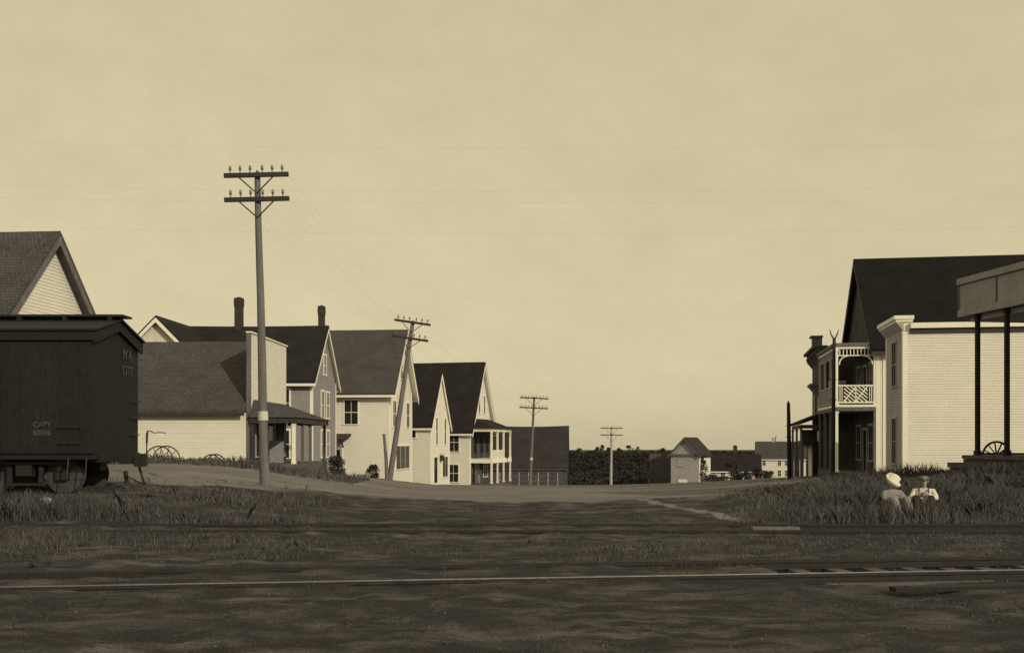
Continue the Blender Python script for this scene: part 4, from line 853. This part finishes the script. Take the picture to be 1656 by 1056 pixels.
# ---------------------------------------------------------------- wagons
def spoke_wheel(parent, c, rad, n_, m, tilt=0, rt=.03):
    w = MB().ring((0,0,0), rad-rt, rt, 'y', 32, 6, ry=.03).build('wheel', m, parent, smooth=True); w.location = c; w.rotation_euler = (0, 0, tilt)
    MB().tube([(0,-.11,0),(0,-.06,0),(0,.06,0),(0,.11,0)], [.05,.08,.08,.05], 10).build('hub', m, w)
    for i in range(n_):
        t = 2*math.pi*i/n_+.13; MB().tube([(0,0,0), ((rad-rt)*math.cos(t), 0, (rad-rt)*math.sin(t))], [.022,.016], 6).build('spoke', m, w)
    return w
def farm_rake():
    d = 50.6; zg = gz(PX(257,d), d); c = PX(257, d); zc = PZ(744, d); rad = .70
    r = empty('horse_drawn_implement', (c, d, zc-rad), 0, 'horse-drawn farm implement with spoked wheels and curved lever in front of the store', 'farm implement')
    spoke_wheel(r, (0,0,rad), rad, 10, M['iron']); spoke_wheel(r, (-.1,1.4,rad), rad, 10, M['iron'])
    x2 = PX(341, d)-c; spoke_wheel(r, (x2,.1,PZ(750,d)-(zc-rad)), .48, 8, M['iron']); spoke_wheel(r, (x2-.1,1.2,PZ(750,d)-(zc-rad)), .48, 8, M['iron'])
    MB().tube([(0,-.1,rad),(-.1,1.5,rad)], .035, 8).build('axle', M['iron'], r); MB().tube([(x2,0,PZ(750,d)-(zc-rad)),(x2-.1,1.3,PZ(750,d)-(zc-rad))], .03, 8).build('axle', M['iron'], r)
    MB().beam((-.2,.7,rad+.0), (x2,.7,PZ(750,d)-(zc-rad)+.02), .12, .1).build('frame', M['wood'], r)
    q = lambda px, py: V((PX(px,d)-c, -.05, PZ(py,d)-(zc-rad)))
    MB().tube([q(237,745), q(238,725), q(238,706)], [.03,.03,.045], 7).build('lever_post', M['iron'], r)
    MB().tube([q(238,716), q(238.5,701), q(240,696), q(245,697.5), q(250,700), q(258,699), q(265,699.5), q(269,701)], [.05,.055,.03,.025,.022,.022,.022,.02], 7).build('lever', M['iron'], r)
farm_rake()
def hand_cart():
    Y = 34.9; X = PX(1612, Y); rad = .5; zc = PZ(737, Y); r = empty('baggage_cart', (X, Y, zc-rad), 0, 'baggage cart with spoked wheel just showing behind the plank platform', 'cart')
    spoke_wheel(r, (0,0,rad), rad, 12, M['iron'], rt=.035); spoke_wheel(r, (.49,1.1,rad), rad, 12, M['iron'], rt=.035)
    MB().tube([(0,-.08,rad),(.53,1.2,rad)], .03, 8).build('axle', M['iron'], r); MB().box(-.3, 1.9, .12, .98, rad+.03, rad+.09).build('bed', M['planks'], r); MB().beam((1.9,.3,rad+.06), (2.7,.3,.1), .06, .05).build('shaft', M['wood'], r); MB().beam((1.9,.8,rad+.06), (2.7,.8,.1), .06, .05).build('shaft', M['wood'], r)
hand_cart()

# ---------------------------------------------------------------- stones
def stone(label, c, s, m, name='stone', sq=.6):
    bm = bmesh.new(); bmesh.ops.create_icosphere(bm, subdivisions=3, radius=1); rr = random.Random(hash(label) % 1000)
    ph = [rr.uniform(0, 6) for _ in range(6)]
    for v in bm.verts:
        c0 = v.co.copy(); f = 1+.16*math.sin(2.3*c0.x+ph[0])*math.sin(2.9*c0.y+ph[1])+.1*math.sin(5*c0.z+ph[2]+3*c0.x)
        v.co = V((c0.x*s*f, c0.y*s*.8*f, c0.z*s*sq*f))
    me = bpy.data.meshes.new(name); bm.to_mesh(me); bm.free(); me.polygons.foreach_set('use_smooth', [True]*len(me.polygons))
    o = link(name, me, m); o.location = (c[0], c[1], gz(c[0], c[1])+s*sq*.45); tag(o, label, 'stone')
stone('pale stone lying by the boxcar wheels', (PX(76,22.75), 22.75), .15, M['stone'])
stone('dark lump beside the rail at the lower left edge', (PX(66,14.3), 14.3), .12, M['darkstone'], sq=.9)
stone('small pale stone on the bank below the canopy', (PX(1310,40), 40.0), .1, M['stone'])

# ---------------------------------------------------------------- people
def skin_obj(name, pts, edges, rads, m, parent, root=0, sub=2):
    me = bpy.data.meshes.new(name); me.from_pydata([tuple(p) for p in pts], edges, []); o = link(name, me, m, parent)
    o.modifiers.new('skin', 'SKIN'); 
    if not me.skin_vertices: pass
    for i, d in enumerate(me.skin_vertices[0].data):
        a = rads[i]; d.radius = (a, a) if not isinstance(a, tuple) else a; d.use_root = (i == root)
    ss = o.modifiers.new('sub', 'SUBSURF'); ss.levels = sub; ss.render_levels = sub
    return o
def seated_person(name, label, loc, rz, shirt, trousers, hat, scale=1.0, skirt=False, arms=None):
    r = empty(name, loc, rz, label, 'person'); r.scale = (scale,)*3
    pts = []; E = []; Rd = []
    def add(p, rad, par=None):
        pts.append(V(p)); Rd.append(rad); i = len(pts)-1
        if par is not None: E.append((par, i))
        return i
    pel = add((0,0,.13), (.15,.12)); sp = add((0,-.01,.30), (.135,.10), pel); ch = add((0,-.03,.47), (.16,.11), sp); nk0 = add((0,-.045,.565), .062, ch); nk = add((0,-.055,.605), .054, nk0)
    jaw = add((0,-.075,.645), (.062,.075), nk); hd = add((0,-.07,.725), (.078,.095), jaw); tp = add((0,-.065,.80), (.06,.075), hd)
    limbs = {}
    for sg in (-1, 1):
        hp = add((sg*.10,-.03,.12), .095, pel); kn = add((sg*.16,-.36,.40), .066, hp); an = add((sg*.13,-.52,.09), .045, kn); to = add((sg*.14,-.68,.045), .04, an)
        sh = add((sg*.185,-.03,.50), .062, ch); el = add((sg*.26,-.17,.33), .047, sh)
        hx, hy, hz_ = (arms or {}).get(sg, (sg*.02,-.37,.46 if sg > 0 else .42))
        wr_ = add((hx+sg*.06,hy+.03,hz_-.01), .032, el); pm = add((hx-sg*.01,hy-.01,hz_), (.042,.022), wr_)
        for f in range(4):
            b0 = add((hx-sg*.055,hy-.015+.012*f,hz_+.02-.018*f), .010, pm); b1_ = add((hx-sg*(.085+.006*(1-abs(f-1.5))),hy-.02+.012*f,hz_+.005-.02*f), .009, b0); add((hx-sg*.09,hy-.005+.012*f,hz_-.022-.02*f), .008, b1_)
        th = add((hx+sg*.01,hy-.04,hz_+.03), .011, pm); add((hx-sg*.03,hy-.055,hz_+.035), .010, th)
        limbs[sg] = (hp, kn, an, to, sh, el, wr_)
    skin_obj('body', pts, E, Rd, M['skin'], r)
    def sub_chain(name, chain_edges, grow, m, root_i, overrides=None):
        used = sorted({i for e in chain_edges for i in e}); mp_ = {a: i for i, a in enumerate(used)}
        p = [pts[i] for i in used]; rd = []
        for i in used:
            a = (overrides or {}).get(i, Rd[i]); rd.append(tuple(x+grow for x in a) if isinstance(a, tuple) else a+grow)
        return skin_obj(name, p, [(mp_[a], mp_[b]) for a, b in chain_edges], rd, m, r, mp_[root_i])
    sh_e = [(pel,sp),(sp,ch),(ch,nk0)]
    for sg in (-1,1): h_ = limbs[sg]; sh_e += [(ch,h_[4]),(h_[4],h_[5]),(h_[5],h_[6])]
    sub_chain('shirt', sh_e, .014, shirt, pel)
    tr_e = [(pel, limbs[-1][0]), (pel, limbs[1][0])]
    for sg in (-1,1): h_ = limbs[sg]; tr_e += [(h_[0],h_[1]),(h_[1],h_[2])]
    sub_chain('skirt' if skirt else 'trousers', tr_e, .03 if skirt else .015, trousers, pel)
    for sg in (-1,1): h_ = limbs[sg]; sub_chain('boot', [(h_[2],h_[3])], .012, M['dark_cloth'], h_[2])
    fc = V((0,-.155,.72))
    for sg in (-1,1):
        MB().ell(fc+V((sg*.032,0.005,.012)), .012,.008,.009).build('eye', M['dark_cloth'], r, smooth=True); MB().ell(V((sg*.083,-.065,.71)), .012,.022,.032).build('ear', M['skin'], r, smooth=True)
    MB().tube([fc+V((0,.004,.02)), fc+V((0,-.022,-.022)), fc+V((0,.0,-.03))], [.009,.016,.008], 8).build('nose', M['skin'], r, smooth=True); MB().ell(fc+V((0,.004,-.055)), .026,.008,.006).build('mouth', M['mouth'], r, smooth=True)
    MB().ell((0,-.05,.75), .092,.105,.075, 16, 8, z0=-.35).build('hair', M['dark_cloth'], r, smooth=True)
    if hat == 'straw':
        h_ = MB(); h_.tube([(0,-.055,.765),(0,-.057,.767),(0,-.058,.777),(0,-.06,.79),(0,-.065,.885),(0,-.066,.91)], [.185,.193,.185,.125,.11,.05], 22)
        o = h_.build('straw_hat', M['straw'], r, smooth=True); piv = V((0,-.06,.74)); rot = Matrix.Rotation(R(20), 4, 'X') @ Matrix.Rotation(R(24), 4, 'Y')
        o.data.transform(Matrix.Translation(piv) @ rot @ Matrix.Translation(-piv))
    else:
        h_ = MB(); h_.ell((0,-.06,.775), .112,.125,.062, 18, 6, z0=-.1); h_.tube([(0,-.16,.773),(0,-.20,.767),(0,-.235,.755)], [.07,.06,.02], 10)
        o = h_.build('flat_cap', M['cap'], r, smooth=True)
    if hat != 'straw':
        for sg in (-1,1): MB().tube([(sg*.09,-.13,.25),(sg*.10,-.175,.42),(sg*.095,-.14,.53),(sg*.09,-.04,.585),(sg*.08,.09,.5)], .014, 6).build('suspender', M['dark_cloth'], r)
    return r
M['mouth'] = mat('lips', (.2,.12,.1), rough=.6, fine=0)
xa, ya = PX(1441, 23.0), 23.0; xb, yb = PX(1494, 23.0), 23.0
seated_person('person', 'person in wide tilted straw hat sitting in the grass, pale dress', (xa, ya, gz(xa,ya)-.02), R(12), M['blouse'], M['blouse'], 'straw', 1.0, True)
seated_person('person', 'person in flat cap and white shirt with suspenders sitting in grass, arms on knees', (xb, yb, gz(xb,yb)+.02), R(-22), M['shirt'], M['dark_cloth'], 'cap', 1.0)

# ---------------------------------------------------------------- vegetation
def leaves(cents, size, squash=.7, seed=1):
    g = np.random.default_rng(seed); n_ = len(cents); a = g.normal(size=(n_,3)); a /= np.linalg.norm(a, axis=1)[:,None]
    b = g.normal(size=(n_,3)); b -= a*(a*b).sum(1)[:,None]; b /= np.linalg.norm(b, axis=1)[:,None]
    s = (size*(.6+.8*g.random(n_)))[:,None]; c = np.asarray(cents)
    v = np.stack([c+a*s, c+b*s*squash*.6, c-a*s, c-b*s*squash*.6], 1).reshape(-1,3)
    q = np.arange(n_*4).reshape(-1,4); t = np.repeat(g.random(n_), 4); return v, q, t
def crown_pts(g, n_, rx, ry, h0, h1, clumps=9, cone=False):
    cc = []
    for _ in range(clumps):
        z = g.uniform(0,1); th = g.uniform(0, 6.28); k = (1-z)**.9 if cone else math.sqrt(max(.05, 1-(2*z-1)**2)); rr = g.uniform(.25,.8)*k
        cc.append((rr*math.cos(th)*rx, rr*math.sin(th)*ry, h0+(h1-h0)*(.12+.76*z), .5*max(k, .3)))
    cc = np.array(cc); i = g.integers(0, clumps, n_); d = g.normal(size=(n_,3)); d /= np.linalg.norm(d,axis=1)[:,None]; d *= (g.random(n_)**.4)[:,None]
    return np.stack([cc[i,0]+d[:,0]*cc[i,3]*rx, cc[i,1]+d[:,1]*cc[i,3]*ry, cc[i,2]+d[:,2]*cc[i,3]*(h1-h0)*.42], 1)
def plant(name, label, cat, loc, rx, h0, h1, n_, size, seed, m=None, cone=False, group=None, clumps=9):
    g = np.random.default_rng(seed); r = empty(name, loc, 0, label, cat, group)
    p = crown_pts(g, n_, rx, rx*.85, h0, h1, clumps, cone); v, q, t = leaves(p, np.full(n_, size), seed=seed)
    link('crown', tri_mesh('crown', v, q, t), m or M['leaf'], r)
    st = MB(); st.tube([(0,0,-.3),(0.03*rx,0,h0*.6+.1),(0,0,h0+(h1-h0)*.6)], [.06*rx+.02,.05*rx+.015,.01], 7)
    for k in range(4): th = k*1.6+.4; st.tube([(0,0,h0*.5+.08),(.3*rx*math.cos(th),.3*rx*math.sin(th),h0+(h1-h0)*.3),(.6*rx*math.cos(th),.6*rx*math.sin(th),h0+(h1-h0)*.62)], [.03*rx+.012,.02*rx+.01,.006], 6)
    st.build('trunk' if cat == 'tree' else 'stem', M['pole'], r)
    return r
def on(px, d): x = PX(px, d); return V((x, d, gz(x, d)))
plant('bush', 'dark bush at the corner of the grey house', 'bush', on(547, 66.5), .62, -.3, 1.35, 1500, .09, 11, clumps=26)
plant('shrub', 'small round shrub against the wall of the tall cream house', 'bush', V((PX(604,76.8), 76.8, PZ(770,76.8))), .5, -.35, .95, 1300, .08, 12, clumps=30)
for i, (px, d, rx, hh, la) in enumerate(((1191,158,1.6,2.9,'tallest bush in front of the low cottage'),(1207,157,1.3,1.9,'low spreading bush right of the tallest cottage bush'),(1225,160,1.1,2.4,'bush at the corner between cottage and far white house'),(1243,163,1.2,1.8,'bush under the windows of the far white house'),(1168,152,1.9,1.3,'low dark bush below the cottage wall'),(1152,151,1.3,1.7,'low bush beside the dark fir'))):
    plant('bush', la, 'bush', on(px, d), rx, 0, hh, 900, .15, 20+i, clumps=20, group='bushes by the far houses')
plant('fir_tree', 'slim dark fir tree beside the grey shed', 'tree', V((PX(1137,149), 149, gz(PX(1137,149),149))), 1.15, .3, 5.2, 700, .16, 31, cone=True, clumps=16)
for i, (px, d, rx, hh) in enumerate(((966,455,1.5,3.9),(974,462,1.7,4.4),(985,458,1.2,3.4),(1018,455,2.6,4.2),(1030,460,1.7,3.6),(1003,462,1.5,3.1),(1070,460,2.0,3.0),(935,465,1.7,2.9))):
    plant('skyline_tree', ['leftmost of the paired trees on the ridge skyline','taller of the paired ridge trees left of farthest pole','slim ridge tree touching the farthest pole','broad ridge tree right of the farthest pole','smaller ridge tree beside the broad one','low ridge tree just right of farthest pole','ridge tree above the grey shed','low ridge tree nearest the barn roof'][i], 'tree', on(px, d), rx, .3, hh, 420, .26, 40+i, m=M['brush'], group='trees on the ridge')
# brush that covers the far hillside
g = np.random.default_rng(77); C = []; S = []
for _ in range(4200):
    d = 163*math.exp(g.random()**.8*math.log(475/163)); px = g.uniform(840, 1360)
    x = PX(px, d)
    if d < 212 and 1118 < px < 1330: continue
    hh = g.uniform(1.0, 3.0)*(1 if d > 200 else .8)*(1.0 if d < 400 else .55); rx = g.uniform(1.2, 3.0); n_ = 110
    p = crown_pts(g, n_, rx, rx, 0, hh, 5); p += np.array([x, d, float(ground(x, d, False)[0])-.15]); C.append(p); S.append(np.full(n_, .17+.0008*d))
v, q, t = leaves(np.concatenate(C), np.concatenate(S), seed=5)
tag(link('hillside_brush', tri_mesh('hillside_brush', v, q, t), M['brush']), 'dark scrubby brush covering the far hillside', 'brush', kind='stuff')

# grass and weeds: single blades, grown denser and taller on the banks
def blades(x, y, h, w, lean=.35, seed=3):
    g = np.random.default_rng(seed); n_ = len(x); z = ground(x, y); th = g.random(n_)*6.283; le = h*lean*g.random(n_)*1.4
    tx, ty = x+np.cos(th)*le, y+np.sin(th)*le; ph = g.random(n_)*6.283; wx, wy = np.cos(ph)*w, np.sin(ph)*w*.6
    mx_, my_ = x+(tx-x)*.35, y+(ty-y)*.35
    v = np.stack([np.stack([x-wx,y-wy,z-.02],1), np.stack([x+wx,y+wy,z-.02],1), np.stack([mx_+wx*.7,my_+wy*.7,z+h*.6],1), np.stack([tx,ty,z+h],1), np.stack([mx_-wx*.7,my_-wy*.7,z+h*.6],1)], 1).reshape(-1,3)
    q = (np.arange(n_)*5)[:,None]+np.arange(5)[None]; return v, q, np.repeat(np.clip(g.normal(.5,.22,n_),0,1), 5)
def field(name, label, n_, x0, x1, y0, y1, dens, hfun, w, seed, lean=.7, m='grass'):
    g = np.random.default_rng(seed); x = g.uniform(x0, x1, n_); y = y0*np.exp(g.random(n_)*math.log(y1/y0)); k = g.random(n_) < dens(x, y); x, y = x[k], y[k]
    h = hfun(x, y)*(.28+1.05*g.random(len(x))**1.6); vv, qq, tt = blades(x, y, h, w*(.6+.8*g.random(len(x)))*(y/22), lean, seed)
    tag(link(name, tri_mesh(name, vv, qq, tt), M[m]), label, 'grass', kind='stuff')
cl = lambda x, y, s, o: sstep(.38, .62, vnoise(x*s+o, y*s+o*.7))
uu = lambda x, y: x/y*FPX+CXP
inA = lambda x, y: (across(x,y,TA0,TAD) > -.25)*(across(x,y,TA0,TAD) < 1.75)
inB = lambda x, y: (across(x,y,TB0,TBD) > -.25)*(across(x,y,TB0,TBD) < 1.75)
field('weeds', 'tall dry weeds on the bank in front of the boxcar', 60000, -17, -2.6, 21.6, 29.5, lambda x,y: (1-sstep(440,560,uu(x,y)+50*(vnoise(x*1.3,y*1.3)-.5)))*(.35+.65*cl(x,y,.9,3))*(1-.93*sstep(24.8,26.4,y+1.0*vnoise(x*.7,y))), lambda x,y: (.12+.34*cl(x,y,.7,9))*(1-.72*sstep(22.1,22.7,y))+.12*sstep(-8.5,-6.5,x)*cl(x,y,.7,9), .008, 101)
field('weeds', 'short scrubby grass between the tracks at left', 45000, -11, 1.5, 14.6, 19.2, lambda x,y: (.10+.9*cl(x,y,.8,17))*(1-.8*sstep(300,560,uu(x,y)))*sstep(14.9,15.8,y), lambda x,y: .05+.13*cl(x,y,.9,21)*(1-.6*sstep(250,450,uu(x,y))), .006, 102)
field('weeds', 'tall grass on the bank where the two people sit', 90000, 3.6, 17.5, 21.7, 33, lambda x,y: sstep(1150,1290,uu(x,y)+60*(vnoise(x*1.1,y*.9)-.5))*(.35+.65*cl(x,y,.8,33))*(1-.6*sstep(29,33,y))*(1-.9*((abs(y-22.85)<.45)*(np.minimum(abs(uu(x,y)-1441),abs(uu(x,y)-1494))<24))), lambda x,y: .12+.24*cl(x,y,.6,41)*sstep(1200,1400,uu(x,y))+.36*(y<22.45)*sstep(1380,1410,uu(x,y))*(1-sstep(1530,1560,uu(x,y))), .008, 103)
field('weeds', 'rough tufts between the two tracks at right', 26000, 1.0, 11, 14.4, 19.4, lambda x,y: (.06+.7*cl(x,y,1.3,55)), lambda x,y: .03+.06*cl(x,y,1.1,61), .006, 104)
field('weeds', 'verge grass along the road in front of the store', 16000, -30, -7, 45.8, 52, lambda x,y: (.5+.5*cl(x,y,.5,71)), lambda x,y: .14+.18*cl(x,y,.5,77)+0*x, .010, 105)
field('weeds', 'sparse low scruff over the open yard', 60000, -9, 9, 8.2, 27, lambda x,y: .12+.55*cl(x,y,.6,81)*(1-.6*inA(x,y)), lambda x,y: .018+.035*cl(x,y,.9,87)+0*x, .004, 106)
field('weeds', 'thin grass on the slope below the gallery', 30000, 6, 28, 30, 60, lambda x,y: sstep(1180,1330,uu(x,y))*(.1+.4*cl(x,y,.4,91)), lambda x,y: .07+.09*cl(x,y,.5,93), .008, 107)
# loose ballast and clods
g = np.random.default_rng(9); n_ = 5200; x = g.uniform(2.0, 11, n_); y = g.uniform(14.3, 19.4, n_); k = g.random(n_) < (.12+.88*cl(x,y,1.0,5))*sstep(2.4,4.5,x); x, y = x[k], y[k]
x2 = g.uniform(-9, 9, 9000); y2 = 8.3*np.exp(g.random(9000)*math.log(22/8.3)); x = np.concatenate([x, x2]); y = np.concatenate([y, y2]); z = ground(x, y); s = np.where(np.arange(len(x)) < len(x)-9000, .008+.034*g.random(len(x))**4, .004+.018*g.random(len(x))**5)
oc = np.array([(1,0,0),(0,1,0),(-1,0,0),(0,-1,0),(0,0,.8),(0,0,-.8)], float); of = np.array([(0,1,4),(1,2,4),(2,3,4),(3,0,4),(1,0,5),(2,1,5),(3,2,5),(0,3,5)])
vv = (np.stack([x,y,z],1)[:,None]+oc[None]*s[:,None,None]*(0.6+.8*g.random((len(x),6,1)))).reshape(-1,3); ff = ((np.arange(len(x))*6)[:,None,None]+of[None]).reshape(-1,3)
M['clod'] = mat('clods_and_gravel', (.085,.073,.056), (.045,.039,.03), scale=3, rough=.95, attr='tint', amix=.5)
tag(link('gravel', tri_mesh('gravel', vv, ff, np.repeat(g.random(len(x)), 6)), M['clod']), 'loose gravel and clods around the tracks', 'gravel', kind='stuff')
